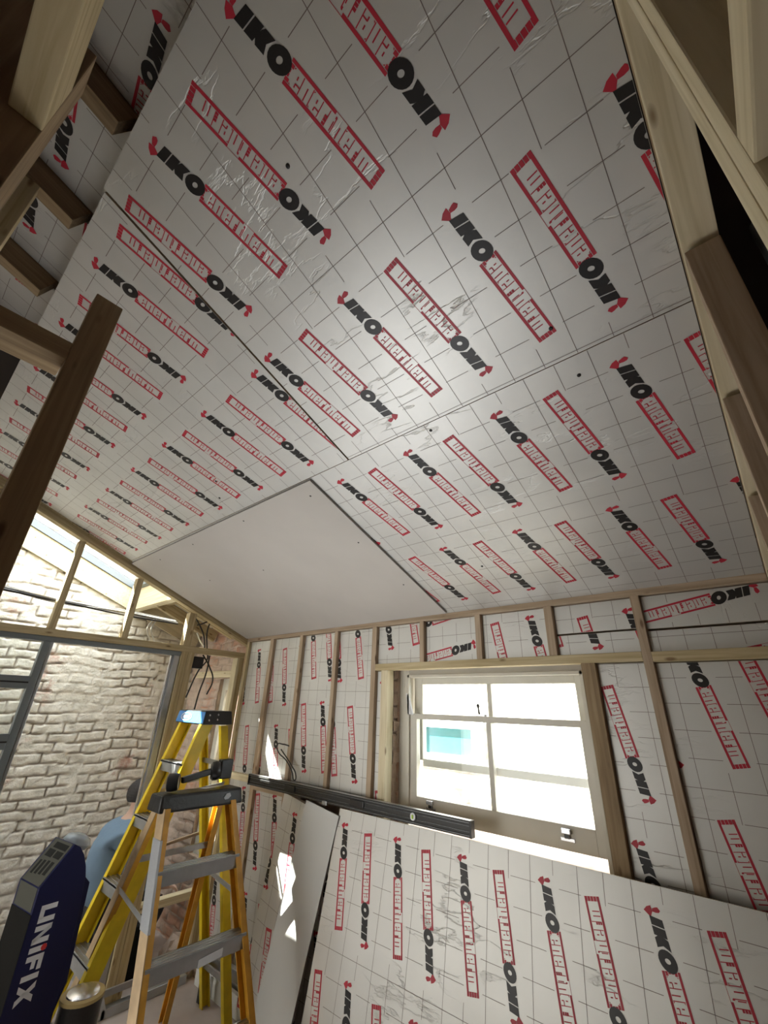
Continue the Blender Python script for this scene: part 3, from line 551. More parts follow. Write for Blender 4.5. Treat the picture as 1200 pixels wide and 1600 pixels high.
# ------------------------------------------------------------------ outside
gb = MB(); gb.box((-9, 2.6, -0.3), (7, 8, 0.35), plain('paving', (0.78, 0.77, 0.74), 0.9)); tag(gb.build('ground_outside'), kind='structure')
tag(rough_wall('wall_outside', (-8.0, 4.8, -0.3), (1, 0, 0), (0, 0, 1), (0, -1, 0), 9.5, 3.2, BRICKO, 0.03, holes=((4.56, 5.28, 1.50, 1.84),), seed=21, depth=0.012, amp=0.4), kind='structure')
b = MB(); b.box((-8.0, 4.95, -0.3), (1.5, 5.1, 2.9), FELT); tag(b.build('wall_outside_core'), kind='structure')
ow = empty('window_3', (-3.08, 4.8, 1.36), None, None); ow['kind'] = 'structure'
OWF = plain('outside_white_frame', (0.85, 0.85, 0.83), 0.5); TEAL = plain('turquoise_glass', (0.03, 0.12, 0.13), 0.15)
wpart('frame', [((-3.52, 4.74, 1.13), (-3.42, 4.86, 1.62)), ((-2.73, 4.74, 1.13), (-2.60, 4.86, 1.62)), ((-3.42, 4.74, 1.50), (-2.73, 4.86, 1.62)), ((-3.42, 4.74, 1.13), (-2.73, 4.86, 1.22))], OWF, ow)
wpart('glass_pane', [((-3.42, 4.82, 1.22), (-2.73, 4.83, 1.50))], TEAL, ow, 0)
# ------------------------------------------------------------------ glazed partition on the left
PG = 'timbers of the glazed partition'; PXc = XP-0.0315
def pstud(y0, y1, z0, z1, label, m=PINE, xc=PXc, w=0.063, cat='stud'):
    o = timber('timber_stud', (xc, (y0+y1)/2, z0), (xc, (y0+y1)/2, z1), w, (1, 0, 0), y1-y0, m); return tag(o, label, cat, PG)
def prail(y0, y1, z0, z1, label, m=PINE, w=0.063):
    o = timber('timber_rail', (PXc, y0, (z0+z1)/2), (PXc, y1, (z0+z1)/2), w, (1, 0, 0), z1-z0, m); return tag(o, label, 'rail', PG)
o = timber('timber_plate', (PXc, -0.3, roof(-0.3, -0.026)), (PXc, 2.215, roof(2.215, -0.026)), 0.063, (1, 0, 0), 0.048, PINE); tag(o, 'sloping top plate of the glazed partition following the ceiling line', 'plate')
prail(-0.3, 2.16, 2.053, 2.100, 'long horizontal timber rail above the glazed screen on the left')
def ptop(y): return roof(y, -0.055)
pstud(0.150, 0.195, 2.10, ptop(0.2), 'short stud above the rail, hidden behind the tall brown post')
pstud(0.686, 0.726, 2.10, ptop(0.73), 'short stud above the rail, leftmost one clear of the brown post')
pstud(1.130, 1.172, 2.10, ptop(1.18), 'short stud above the rail, middle one under the skylight')
pstud(1.590, 1.650, 2.10, ptop(1.66), 'short stud above the rail, rightmost one standing over the doubled post')
pstud(1.596, 1.646, 0.0, 2.053, 'left half of the doubled post beside the door opening')
pstud(1.648, 1.700, 0.0, 2.053, 'right half of the doubled post beside the narrow opening')
pstud(2.112, 2.160, 0.0, 2.053, 'corner post where the partition meets the window wall')
o = timber('door_lining', (PXc+0.005, 2.099, 0.0), (PXc+0.005, 2.099, 2.053), 0.075, (1, 0, 0), 0.022, PALE); tag(o, 'pale planed lining board on the corner post', 'lining')
prail(1.70, 2.088, 0.43, 0.475, 'low pale noggin across the narrow opening in the partition', m=PALE)
# grey screen frame
gs = empty('glazed_screen', (PXc, 0.3, 0.0), 'grey metal glazed screen with transom bars under the timber rail', 'glazed screen')
def gp(name, y0, y1, z0, z1, m=GREYF, x0=XP-0.055, x1=XP-0.005, par=gs): 
    k = MB(((x0+x1)/2, (y0+y1)/2, (z0+z1)/2)); k.box((x0, y0, z0), (x1, y1, z1), m); return k.build(name, par, 0.003)
gp('head_frame', -0.3, 1.592, 2.020, 2.052); gp('mullion', 0.688, 0.726, 0.0, 2.02); gp('mullion_bead', 0.730, 0.748, 0.0, 2.02, ALU, XP-0.045, XP-0.01)
gp('transom', -0.3, 0.688, 1.735, 1.808); gp('transom', -0.3, 0.688, 1.405, 1.488); gp('transom', -0.3, 0.688, 0.98, 1.05); gp('transom', -0.3, 0.688, 0.0, 0.10)
gp('transom_groove', -0.3, 0.688, 1.766, 1.776, BLK, XP-0.050, XP-0.0035); gp('transom_groove', -0.3, 0.688, 1.440, 1.450, BLK, XP-0.050, XP-0.0035)
for z0, z1 in ((1.808, 2.02), (1.488, 1.735), (1.05, 1.405), (0.10, 0.98)): gp('glass_pane', -0.3, 0.688, z0, z1, GLASS, XP-0.032, XP-0.028)
sdp = empty('sliding_door_track', (PXc, 1.56, 0.0), 'bright aluminium door jamb and floor channel beside the doubled post', 'door frame')
gp('jamb', 1.545, 1.590, 0.06, 2.02, ALU, XP-0.060, XP-0.012, sdp); gp('jamb_lip', 1.530, 1.544, 0.06, 2.02, STEEL, XP-0.05, XP-0.03, sdp)
gp('floor_channel', 1.575, 2.09, 0.0, 0.045, ALU, XP+0.004, XP+0.05, sdp)
m = MB((XP, 1.57, 0.03)); m.prism([(XP+0.004, 1.535, 0.10), (XP+0.004, 1.575, 0.10), (XP+0.004, 1.60, 0.045), (XP+0.004, 1.60, 0.0), (XP+0.004, 1.57, 0.0), (XP+0.004, 1.543, 0.03)], (0.046, 0, 0), ALU); m.build('corner_bend', sdp, 0.003)
# skylight of the far room
sk = empty('skylight', (-4.1, 0.7, roof(0.7, 0.22)), 'roof window with timber lined reveal above the whitewashed room', 'skylight')
def skp(name, x0, x1, y0, y1, o0, o1, m):
    k = MB(((x0+x1)/2, (y0+y1)/2, roof((y0+y1)/2, o0))); slab(k, x0, x1, y0, y1, o0, o1, m); return k.build(name, sk, 0.002)
skp('reveal_side', SKX0-0.022, SKX0, SKY0, SKY1, -0.005, 0.185, PALE); skp('reveal_side', SKX1, SKX1+0.022, SKY0, SKY1, 0.0, 0.21, PALE)
skp('reveal_foot', SKX0, SKX1, SKY1, SKY1+0.045, 0.0, 0.205, PALE); skp('reveal_head', SKX0, SKX1, SKY0-0.045, SKY0, 0.0, 0.205, PALE)
skp('window_frame', SKX0, SKX0+0.016, SKY0, SKY1, 0.187, 0.25, GREYF); skp('window_frame', SKX1-0.016, SKX1, SKY0, SKY1, 0.21, 0.25, GREYF)
skp('window_frame', SKX0, SKX1, SKY1-0.03, SKY1, 0.207, 0.25, GREYF)
skp('glass_pane', SKX0+0.016, SKX1-0.016, SKY0, SKY1-0.03, 0.235, 0.241, GLASS)
for y in (1.68, 1.95):
    o = timber('ceiling_batten', (XB+0.03, y, roof(y, 0.14)), (XP-0.07, y, roof(y, 0.14)), 0.045, (0, 1, 0), 0.05, PINE); tag(o, 'short batten below the skylight %s' % ('next to its foot' if y < 1.8 else 'near the window wall'), 'batten', 'battens below the skylight')
o = timber('rafter', (SKX0-0.011, SKY1+0.01, roof(SKY1, 0.09)), (SKX0-0.011, 2.23, roof(2.23, 0.09)), 0.022, (1, 0, 0), 0.18, PALE); tag(o, 'pale board following the roof slope down the brick wall below the skylight', 'rafter')
for x in (-4.22, -3.86):
    o = timber('rafter', (x, 1.54, roof(1.54, 0.10)), (x, 2.23, roof(2.23, 0.10)), 0.045, (1, 0, 0), 0.10, PINE); tag(o, 'short pale rafter of the far room %s' % ('nearer the brick wall' if x < -4 else 'nearer the partition'), 'rafter', 'rafters of the far room')
slb = MB((-4.0, 1.9, roof(1.9, 0.2))); slab(slb, XB+0.02, XP-0.07, SKY1+0.05, 2.23, 0.205, 0.212, plain('silver_sarking', (0.5, 0.48, 0.46), 0.5, 0.3, bump=0.5, bscale=12)); tag(slb.build('roof_lining'), 'crumpled silvery roof lining below the skylight', 'roof lining')
# cables strung behind the partition studs
cg = 'cables strung behind the partition'
for i in range(5):
    dz = (i-2)*0.008; sag = random.uniform(-0.012, 0.012)
    tag(tube('cable', [(-3.585-0.016*i, -0.2, 2.345+dz), (-3.585-0.016*i, 0.38, 2.325+dz), (-3.585-0.016*i, 0.70, 2.303+dz+sag), (-3.585-0.016*i, 1.15, 2.295+dz-sag), (-3.585-0.016*i, 1.55, 2.285+dz)], 0.0065, (CBLK, CABLE, CBLK, CWHT, CABLE)[i]), ('black', 'grey', 'dark', 'white', 'pale grey')[i]+' cable in the bundle running behind the short studs', 'cable', cg)
for nm, pts, mt, lb in (
    ('cable', [(-3.58, 1.66, 2.36), (-3.58, 1.72, 2.30), (-3.58, 1.79, 2.20), (-3.58, 1.82, 2.10)], CBLK, 'dark cable curving down right of the doubled post top'),
    ('cable', [(-3.56, 1.82, 2.36), (-3.56, 1.80, 2.25), (-3.56, 1.83, 2.10), (-3.56, 1.85, 2.02), (-3.57, 1.80, 1.93), (-3.57, 1.74, 1.72)], CBLK, 'long dark cable dropping from the plate through the rail'),
    ('cable', [(-3.56, 1.82, 2.36), (-3.55, 1.76, 2.31), (-3.56, 1.70, 2.28)], CBLK, 'short dark cable fanning out under the sloping plate'),
    ('cable', [(-3.55, 1.80, 2.05), (-3.55, 1.88, 1.96), (-3.55, 1.93, 1.86), (-3.55, 1.90, 1.75)], CBLK, 'dark cable hooking right below the rail'),
    ('cable', [(-3.55, 1.86, 2.05), (-3.55, 1.86, 1.92), (-3.55, 1.83, 1.75), (-3.55, 1.82, 1.62)], CBLK, 'dark cable hanging lowest in the narrow opening'),
    ('cable', [(-3.57, 1.72, 2.22), (-3.57, 1.76, 2.16), (-3.57, 1.80, 2.12)], CWHT, 'white cable curling onto the rail by the post'),
    ('cable', [(-3.60, 1.36, 2.28), (-3.60, 1.33, 2.20), (-3.60, 1.37, 2.12)], CWHT, 'white cable hanging in front of the brick between short studs'),
    ('cable', [(-3.60, 1.38, 2.28), (-3.60, 1.36, 2.20), (-3.60, 1.41, 2.11)], CWHT, 'second white cable hanging beside its twin between short studs')):
    tag(tube(nm, pts, 0.006, mt), lb, 'cable', cg)
m = MB((-3.54, 1.75, 1.98)); m.box((-3.57, 1.715, 1.94), (-3.515, 1.80, 2.03), BLK); tag(m.build('junction_box', None, 0.004), 'small black junction box on the post under the rail', 'junction box')
# ------------------------------------------------------------------ timber frame on the right
RG = 'timbers of the right hand partition'; RX = 0.1325
o = timber('timber_plate', (RX+0.0, -0.5, roof(-0.5, -0.022)), (RX, 2.16, roof(2.16, -0.022)), 0.065, (1, 0, 0), 0.044, BROWN); tag(o, 'sloping top plate along the right edge of the ceiling', 'plate', RG)
o = timber('timber_batten', (RX, -0.5, roof(-0.5, -0.053)), (RX, 2.16, roof(2.16, -0.053)), 0.067, (1, 0, 0), 0.013, PALE); tag(o, 'thin pale batten under the inner edge of the right top plate', 'batten', RG)
for y0, y1, lab, mt in ((0.338, 0.371, 'nearer half of the doubled pale stud crossing the top right corner', PALE), (0.374, 0.408, 'further half of the doubled pale stud crossing the top right corner', PALE),
                    (0.869, 0.907, 'stud of the right partition next beyond the doubled one', STUD), (1.262, 1.300, 'stud of the right partition beside the middle of the ceiling edge', STUD), (1.640, 1.678, 'stud of the right partition closest to the window wall but one', STUD), (2.02, 2.058, 'stud of the right partition closest to the window wall', STUD)):
    o = timber('timber_stud', (RX, (y0+y1)/2, 0.0), (RX, (y0+y1)/2, roof(y1, -0.064)), 0.065, (1, 0, 0), y1-y0, mt); tag(o, lab, 'stud', RG)
o = timber('timber_noggin', (RX, -0.5, 2.1395), (RX, 0.337, 2.1395), 0.065, (1, 0, 0), 0.043, PALE); tag(o, 'pale noggin in the top right corner butting against the doubled stud', 'noggin', RG)
tag(tube('conduit', [(0.27, 1.10, 2.2), (0.27, 1.10, 2.7), (0.27, 1.08, 3.0)], 0.011, GREYF), 'dark grey conduit on the brick behind the right partition', 'conduit')
# ------------------------------------------------------------------ timbers at the upper left
o = timber('joist', (-0.69, -0.138, 2.625), (1.2, -0.138, 2.625), 0.046, (0, 1, 0), 0.145, PINE); tag(o, 'pale joist overhead crossing the top left corner', 'joist')
o = timber('timber_post', (-0.735, -0.20, 0.0), (-0.735, -0.20, 2.84), 0.17, (0, 1, 0), 0.09, BROWN); tag(o, 'broad dark post carrying the overhead joist at the left edge', 'post')
o = timber('timber_post', (-1.385, -0.185, 2.0), (-1.385, -0.185, roof(-0.185, 0.05)), 0.045, (0, 1, 0), 0.045, PINE); tag(o, 'slim hanging post under a rafter at the left edge', 'post')
o = timber('timber_post', (-1.1235, 0.092, 0.0), (-1.1235, 0.092, 2.68), 0.064, (0, 1, 0), 0.045, BROWN); tag(o, 'tall brown post standing free in front of the ceiling on the left', 'post')
o = timber('timber_plate', (-1.148, -1.4, 2.47), (-1.148, 0.06, 2.47), 0.092, (1, 0, 0), 0.052, BROWN); tag(o, 'flat brown plate running into the tall free standing post', 'plate')
# ------------------------------------------------------------------ ladders
def channel(m, p0, p1, inward, web, fl_, mat_w, mat_f, t=0.006):
    """rail: web plate with two flanges; web width along 'web', flanges stick out along 'inward'"""
    p0, p1, inward, web = map(Vector, (p0, p1, inward, web)); W = web.length; wd = web.normalized(); inn = inward.normalized()
    m.beam(p0, p1, wd*W, inn*t, mat_w)
    for s_ in (-1, 1): m.beam(p0+wd*s_*(W/2-t/2)+inn*fl_/2, p1+wd*s_*(W/2-t/2)+inn*fl_/2, wd*t, inn*fl_, mat_f)
def ladder(name, label, front, rear, capc, axis, fdir, zt, treads, mat_w, mat_f, cap_size, cap_mat):
    """front/rear: pairs of (top, foot) for the two rails; axis = unit vector along the treads; fdir = towards the climber"""
    axis = Vector(axis); fdir = Vector(fdir)
    base = (Vector(front[0][1])+Vector(front[1][1])+Vector(rear[0][1])+Vector(rear[1][1]))/4; base.z = 0
    L = empty(name, base, label, 'stepladder')
    for k, (a, b_) in enumerate(front):
        sgn = 1 if k == 0 else -1
        m = MB(Vector(b_)); channel(m, b_, a, axis*-sgn*-1, fdir*0.080, 0.028, mat_w if k == 0 else mat_f, mat_f); m.build('front_rail', L)
        m = MB(Vector(b_)); m.beam(Vector(b_)-Vector((0, 0, 0.0)), Vector(b_)+Vector((0, 0, 0.04)), fdir*0.09, axis*0.04, BLK); m.build('foot', L, 0.004)
    for k, (a, b_) in enumerate(rear):
        sgn = 1 if k == 0 else -1
        m = MB(Vector(b_)); channel(m, b_, a, axis*sgn, fdir*0.052, 0.030, mat_w if k == 0 else mat_f, mat_f); m.build('rear_rail', L)
    for z in treads:
        P_ = []
        for a, b_ in front:
            a, b_ = Vector(a), Vector(b_); t = (z-b_.z)/(a.z-b_.z); P_.append(b_+(a-b_)*t)
        m = MB(P_[0]); d = (P_[1]-P_[0]).normalized()
        p0, p1 = P_[0]+d*0.005, P_[1]-d*0.005
        m.beam(p0-Vector((0, 0, 0.004)), p1-Vector((0, 0, 0.004)), fdir*0.088, Vector((0, 0, 0.008)), ALU)
        m.beam(p0+fdir*0.042-Vector((0, 0, 0.029)), p1+fdir*0.042-Vector((0, 0, 0.029)), fdir*0.004, Vector((0, 0, 0.056)), ALU)
        m.beam(p0-fdir*0.042-Vector((0, 0, 0.015)), p1-fdir*0.042-Vector((0, 0, 0.015)), fdir*0.004, Vector((0, 0, 0.03)), ALU)
        for q_ in range(4): m.beam(p0+fdir*(0.038-0.022*q_)+Vector((0, 0, 0.0015)), p1+fdir*(0.038-0.022*q_)+Vector((0, 0, 0.0015)), fdir*0.005, Vector((0, 0, 0.003)), ALU)
        tr = m.build('tread', L)
        for pe, sg in ((P_[0], 1), (P_[1], -1)):
            r_ = MB(pe); r_.lathe(pe+fdir*0.0385-Vector((0, 0, 0.03))+d*sg*0.012, fdir, [(0.006, 0), (0.006, 0.002), (0.003, 0.004)], BLK, 10); r_.build('rivet', tr)
    for z in (treads[0]-0.02, treads[-1]-0.06):
        P_ = []
        for a, b_ in rear:
            a, b_ = Vector(a), Vector(b_); t = (z-b_.z)/(a.z-b_.z); P_.append(b_+(a-b_)*t)
        m = MB(P_[0]); m.beam(P_[0], P_[1], fdir*0.012, Vector((0, 0, 0.028)), ALU); m.build('rear_brace', L)
    # hinged spreader arms
    for k in range(2):
        a, b_ = map(Vector, front[k]); c_, d_ = map(Vector, rear[k]); z = treads[min(1, len(treads)-1)]+0.12
        p = b_+(a-b_)*((z-b_.z)/(a.z-b_.z)); q_ = d_+(c_-d_)*((z+0.03-d_.z)/(c_.z-d_.z))
        m = MB(p); m.beam(p, q_, axis*0.004, Vector((0, 0, 0.022)), ALU); m.build('spreader', L)
    return L
AX = Vector((0.085, 1, 0)).normalized(); FD = Vector((1, -0.085, 0)).normalized()
lf = ladder('stepladder', 'orange fibreglass stepladder with black top cap and grey treads, nearest the camera',
            [((-2.560, 1.248, 1.19), (-2.084, 1.130, 0.0)), ((-2.555, 1.648, 1.19), (-2.075, 1.745, 0.0))],
            [((-2.655, 1.262, 1.18), (-3.170, 1.180, 0.0)), ((-2.655, 1.645, 1.18), (-3.172, 1.835, 0.0))],
            None, (0, 1, 0), (1, 0, 0), 1.2, [0.955, 0.660, 0.365], BUFF, ORG, None, None)
# worn cap
m = MB((-2.60, 1.45, 1.18)); CBK = plain('worn_black_cap', (0.014, 0.0135, 0.013), 0.42, bump=0.5, bscale=40, var=0.5)
m.hexa([(-2.685, 1.222, 1.168), (-2.530, 1.222, 1.168), (-2.518, 1.700, 1.168), (-2.675, 1.700, 1.168), (-2.675, 1.228, 1.245), (-2.545, 1.228, 1.245), (-2.533, 1.692, 1.245), (-2.665, 1.692, 1.245)], CBK); m.build('top_cap', lf, 0.012)
m = MB((-2.50, 1.60, 1.2)); m.prism([(-2.526, 1.575, 1.205), (-2.526, 1.590, 1.224), (-2.527, 1.612, 1.226), (-2.527, 1.620, 1.210), (-2.526, 1.605, 1.198), (-2.525, 1.585, 1.196)], (0.004, 0, 0), TAPE); m.build('paint_splash', lf)
pa, pb_ = Vector((-2.560, 1.248, 1.19)), Vector((-2.084, 1.130, 0.0))
m = MB(pa); a = pa.lerp(pb_, 0.10); c_ = pa.lerp(pb_, 0.36); m.beam(a, c_, (0.084, 0, 0), (0, 0.014, 0), TAPE); tag(m.build('tape_wrap', lf, 0.003), 'grey duct tape wrapped round the rail')
pa, pb_ = Vector((-2.349, 1.250, 0.62)), Vector((-2.343, 1.677, 0.62))
m = MB(pa); x = -2.298; m.prism([(x, 1.44, 0.60), (x, 1.56, 0.61), (x, 1.56, 0.64), (x, 1.44, 0.63)], (0.0015, 0, 0), WHITE); m.build('worn_sticker', lf)
ly = ladder('stepladder', 'yellow fibreglass stepladder with blue and black top cap, standing behind the orange one',
            [((-3.215, 1.600, 1.56), (-3.080, 1.040, 0.0)), ((-2.905, 1.600, 1.56), (-2.790, 1.040, 0.0))],
            [((-3.235, 1.745, 1.55), (-3.150, 2.060, 0.0)), ((-2.935, 1.745, 1.55), (-2.870, 2.060, 0.0))],
            None, (1, 0, 0), (0, -1, 0), 1.6, [1.340, 1.060, 0.780, 0.520, 0.26], YEL, YEL, None, None)
m = MB((-3.08, 1.67, 1.58)); m.hexa([(-3.275, 1.560, 1.558), (-2.885, 1.560, 1.558), (-2.885, 1.775, 1.558), (-3.275, 1.775, 1.558), (-3.262, 1.572, 1.642), (-2.900, 1.572, 1.642), (-2.900, 1.765, 1.642), (-3.262, 1.765, 1.642)], BLK); m.build('top_cap', ly, 0.008)
m = MB((-3.08, 1.56, 1.60)); m.prism([(-3.270, 1.5585, 1.566), (-2.888, 1.5585, 1.566), (-2.896, 1.5690, 1.634), (-3.262, 1.5690, 1.634)], (0, -0.002, 0), BLUE); st = m.build('cap_sticker', ly); st['label'] = 'blue sticker with a white oval emblem'
def ellipse_ring(m, c, ux, uz, a, b_, t, mat, off, n=28):
    for i in range(n):
        q_ = [c+ux*(a_*math.cos(an))+uz*(bb*math.sin(an))+off for a_, bb, an in ((a, b_, 2*math.pi*i/n), (a, b_, 2*math.pi*(i+1)/n), (a-t, b_-t, 2*math.pi*(i+1)/n), (a-t, b_-t, 2*math.pi*i/n))]
        m.poly(q_, mat)
m = MB((-3.12, 1.55, 1.60)); c0 = Vector((-3.13, 1.5615, 1.600)); ux = Vector((1, 0, 0)); uz = Vector((0, 0.152, 1)).normalized(); of = Vector((0, -0.0035, 0))
ellipse_ring(m, c0, ux, uz, 0.075, 0.026, 0.006, WHITE, of)
for i in range(6): m.poly([c0+ux*(-0.05+i*0.017)+uz*-0.009+of, c0+ux*(-0.05+i*0.017+0.011)+uz*-0.009+of, c0+ux*(-0.05+i*0.017+0.013)+uz*0.010+of, c0+ux*(-0.05+i*0.017+0.003)+uz*0.010+of], WHITE)
m.build('oval_emblem', st)
for y, z in ((1.60, 1.615), (1.60, 1.585), (1.66, 1.618), (1.66, 1.588)):
    m = MB((-2.89, y, z)); m.lathe((-2.893, y, z), (1, 0, 0.15), [(0.006, 0), (0.006, 0.004), (0.002, 0.007)], STEEL, 10); m.build('rivet', ly)
# twin headed black tool on the cap
tl = empty('ear_defenders', (-2.61, 1.44, 1.246), 'black twin-cupped ear defenders lying on the black ladder cap', 'ear defenders')
m = MB((-2.60, 1.31, 1.29)); m.lathe((-2.64, 1.285, 1.290), (0.55, 0.75, 0.05), [(0.030, 0), (0.042, 0.006), (0.044, 0.030), (0.041, 0.052), (0.036, 0.060), (0.030, 0.056)], BLK, 28); m.build('ear_cup', tl, 0, True)
m = MB((-2.60, 1.56, 1.33)); m.lathe((-2.62, 1.520, 1.328), (0.45, 0.85, 0.10), [(0.036, 0), (0.047, 0.010), (0.049, 0.030), (0.044, 0.046), (0.034, 0.056)], BLK, 28); m.build('ear_cup', tl, 0, True)
m = MB((-2.60, 1.44, 1.31)); m.beam((-2.60, 1.345, 1.300), (-2.60, 1.535, 1.335), (0.028, 0, 0), (0, -0.006, 0.030), BLK); m.build('headband', tl, 0.006)
m = MB((-2.62, 1.60, 1.33)); m.box((-2.645, 1.575, 1.285), (-2.600, 1.650, 1.385), BLK); m.build('adjuster_block', tl, 0.006)
# ------------------------------------------------------------------ tall navy box at the lower left
bx = empty('navy_box', (-2.70, 0.95, 0.0), 'tall navy blue and black box printed UNIFIX with a slanted grey-labelled top, lower left corner', 'box')
d1 = Vector((-0.989, -0.15, 0)); d2 = Vector((-0.15, 0.989, 0)).normalized(); CC = Vector((-2.654, 0.819, 0))
prof = [(0.0, 0.0), (0.004, 0.85), (0.004, 0.934), (0.105, 1.072), (0.134, 1.056), (0.160, 1.022), (0.182, 0.975), (0.195, 0.93), (0.208, 0.79), (0.208, 0.0)]
bp = lambda t, z, o=0.0: CC+d2*t+Vector((0, 0, z))-d1*o
m = MB((-2.70, 0.95, 0)); m.prism([bp(t, z) for t, z in prof], d1*0.2, NAVY)
nb = m.build('box_body', bx, 0.003)
def quad(name, pts, mat, lift, par=bx, lab=None):
    m = MB(pts[0]); p = [Vector(q_) for q_ in pts]; n = (p[1]-p[0]).cross(p[2]-p[0]).normalized()
    n = n if n.dot(Vector((0, 0, 1.7))-p[0]) > 0 else -n
    m.prism([q_+n*lift for q_ in p], n*0.0008, mat); o = m.build(name, par)
    if lab: o['label'] = lab
    return o
W = d1*0.2
quad('dark_side', [bp(0, 0.02), bp(0.004, 0.845), bp(0.004, 0.845)+W, bp(0, 0.02)+W], DARKC, 0.0003, lab='black side of the box')
quad('grey_label', [bp(0.004, 0.850)+d1*0.012, bp(0.004, 0.932)+d1*0.012, bp(0.004, 0.932)+d1*0.185, bp(0.004, 0.850)+d1*0.185], GREYC, 0.0003, lab='grey label on the front')
gl = quad('grey_label', [bp(0.006, 0.937)+d1*0.012, bp(0.103, 1.069)+d1*0.012, bp(0.103, 1.069)+d1*0.185, bp(0.006, 0.937)+d1*0.185], GREYC, 0.0003, lab='grey label with dark pictograms')
def onslope(a, s_): return bp(0.006+(0.103-0.006)*s_, 0.937+(1.069-0.937)*s_)+d1*(0.012+0.173*a)
for a0, a1, s0, s1 in ((0.10, 0.80, 0.80, 0.94), (0.10, 0.45, 0.60, 0.76), (0.52, 0.88, 0.58, 0.76), (0.15, 0.30, 0.22, 0.52), (0.38, 0.5, 0.2, 0.52), (0.58, 0.70, 0.18, 0.5), (0.78, 0.88, 0.16, 0.48)):
    quad('label_print', [onslope(a0, s0), onslope(a0, s1), onslope(a1, s1), onslope(a1, s0)], GREYT, 0.0012, gl)
# lettering UNIFIX reading downwards: x = reading direction (down), y = letter height (towards +d2)
STW = 0.016
GL = {'U': [(0, 0, 0.016, 1), (0.036, 0, 0.052, 1), (0.010, 0, 0.042, 0.28)], 'N': [(0, 0, 0.016, 1), (0.036, 0, 0.052, 1), 'diag'], 'I': [(0, 0, 0.016, 1)], 'F': [(0, 0, 0.016, 1), (0.012, 0.74, 0.044, 1), (0.012, 0.36, 0.038, 0.60)], 'X': ['x']}
x = 0.0; HL = 0.064; top = 0.868; t0 = 0.036
def lp(u, v): return bp(t0+v*HL+0.0, top-u*1.16, 0.0012)
m = MB(bp(0.06, 0.7)); adv = {'U': 0.060, 'N': 0.060, 'I': 0.024, 'F': 0.052, 'X': 0.06}
def lq(pts): m.poly([lp(*p) for p in pts], WHITE)
for i, ch in enumerate('UNIFIX'):
    for s_ in GL[ch]:
        if s_ == 'diag': lq([(x+0.010, 1), (x+0.016, 1), (x+0.042, 0), (x+0.036, 0)]); lq([(x+0.002, 1), (x+0.016, 1), (x+0.050, 0), (x+0.036, 0)])
        elif s_ == 'x': lq([(x, 1), (x+0.018, 1), (x+0.056, 0), (x+0.038, 0)]); lq([(x+0.038, 1), (x+0.056, 1), (x+0.018, 0), (x, 0)])
        else: lq([(x+s_[0], s_[1]), (x+s_[2], s_[1]), (x+s_[2], s_[3]), (x+s_[0], s_[3])])
    if i == 2: dot = lp(x+0.008, 0.86)
    x += adv[ch]
tag(m.build('lettering', bx), 'white lettering UNIFIX reading downwards')
m = MB(dot); m.lathe(dot, -d1, [(0.011, 0), (0.011, 0.0012)], RED, 18); m.build('red_dot', bx)
m = MB(bp(0.208, 0.6)); m.prism([bp(0.18, 0.95, -0.02), bp(0.232, 0.90, -0.02), bp(0.245, 0.55, -0.02), bp(0.20, 0.40, -0.02)], d1*0.06, NAVY); m.build('torn_flap', bx, 0.004)
# clear plastic on top
m = MB((-2.86, 0.98, 1.06)); FILM = plain('thin_blue_film', (0.45, 0.52, 0.58), 0.2)
m.lathe((-2.86, 0.985, 1.02), (0.1, 0.3, 1), [(0.055, 0), (0.066, 0.02), (0.055, 0.04), (0.025, 0.052)], FILM, 20); tag(m.build('plastic_bag', None, 0, True), 'pale bluish plastic bag bulging behind the top of the navy box', 'plastic bag')
# bucket
bk = empty('metal_drum', (-2.70, 1.135, 0.0), 'round dark drum with a tan rim and shiny top, right of the navy box foot', 'drum')
m = MB((-2.70, 1.135, 0)); m.lathe((-2.70, 1.135, 0), (0, 0, 1), [(0.076, 0), (0.084, 0.05), (0.084, 0.475), (0.087, 0.485)], BLK, 32); m.build('drum_wall', bk, 0, True)
m = MB((-2.70, 1.135, 0.48)); m.lathe((-2.70, 1.135, 0.482), (0, 0, 1), [(0.087, 0), (0.087, 0.012), (0.070, 0.014)], plain('tan_rim', (0.50, 0.38, 0.16), 0.5), 32); m.build('drum_rim', bk, 0, True)
m = MB((-2.70, 1.135, 0.49)); m.lathe((-2.70, 1.135, 0.493), (0.05, 0, 1), [(0.068, 0), (0.064, 0.008), (0.045, 0.016), (0.02, 0.018)], STEEL, 32); m.build('shiny_lid', bk, 0, True)
# planks and bits on the floor of the far room
for (p0, p1, w_, h_, lab) in (((-3.80, 1.30, 0.30), (-3.62, 1.62, 0.06), 0.16, 0.012, 'white board lying steeply on the floor pile, upper one'), ((-3.72, 1.18, 0.20), (-3.50, 1.50, 0.02), 0.14, 0.012, 'white board lying on the floor pile, lower one')):
    o = timber('white_board_offcut', p0, p1, w_, (1, 0.6, 0), h_, WHITEB); tag(o, lab, 'board offcut', 'white offcuts behind the drum')
o = timber('brick_fragment', (-3.74, 1.62, 0.30), (-3.66, 1.66, 0.42), 0.10, (0, 1, 0), 0.06, BRICKR); tag(o, 'reddish lump of brick under the crouching figure', 'brick')
tb = empty('tool_bag', (-3.85, 1.72, 0.0), 'dark tool bag with a metal hook beneath the crouching figure', 'bag')
m = MB((-3.85, 1.72, 0)); m.hexa([(-3.76, 1.60, 0), (-3.66, 1.60, 0), (-3.66, 1.86, 0), (-3.76, 1.86, 0), (-3.74, 1.63, 0.30), (-3.68, 1.63, 0.30), (-3.68, 1.83, 0.30), (-3.74, 1.83, 0.30)], DARKC); m.build('bag_body', tb, 0.02)
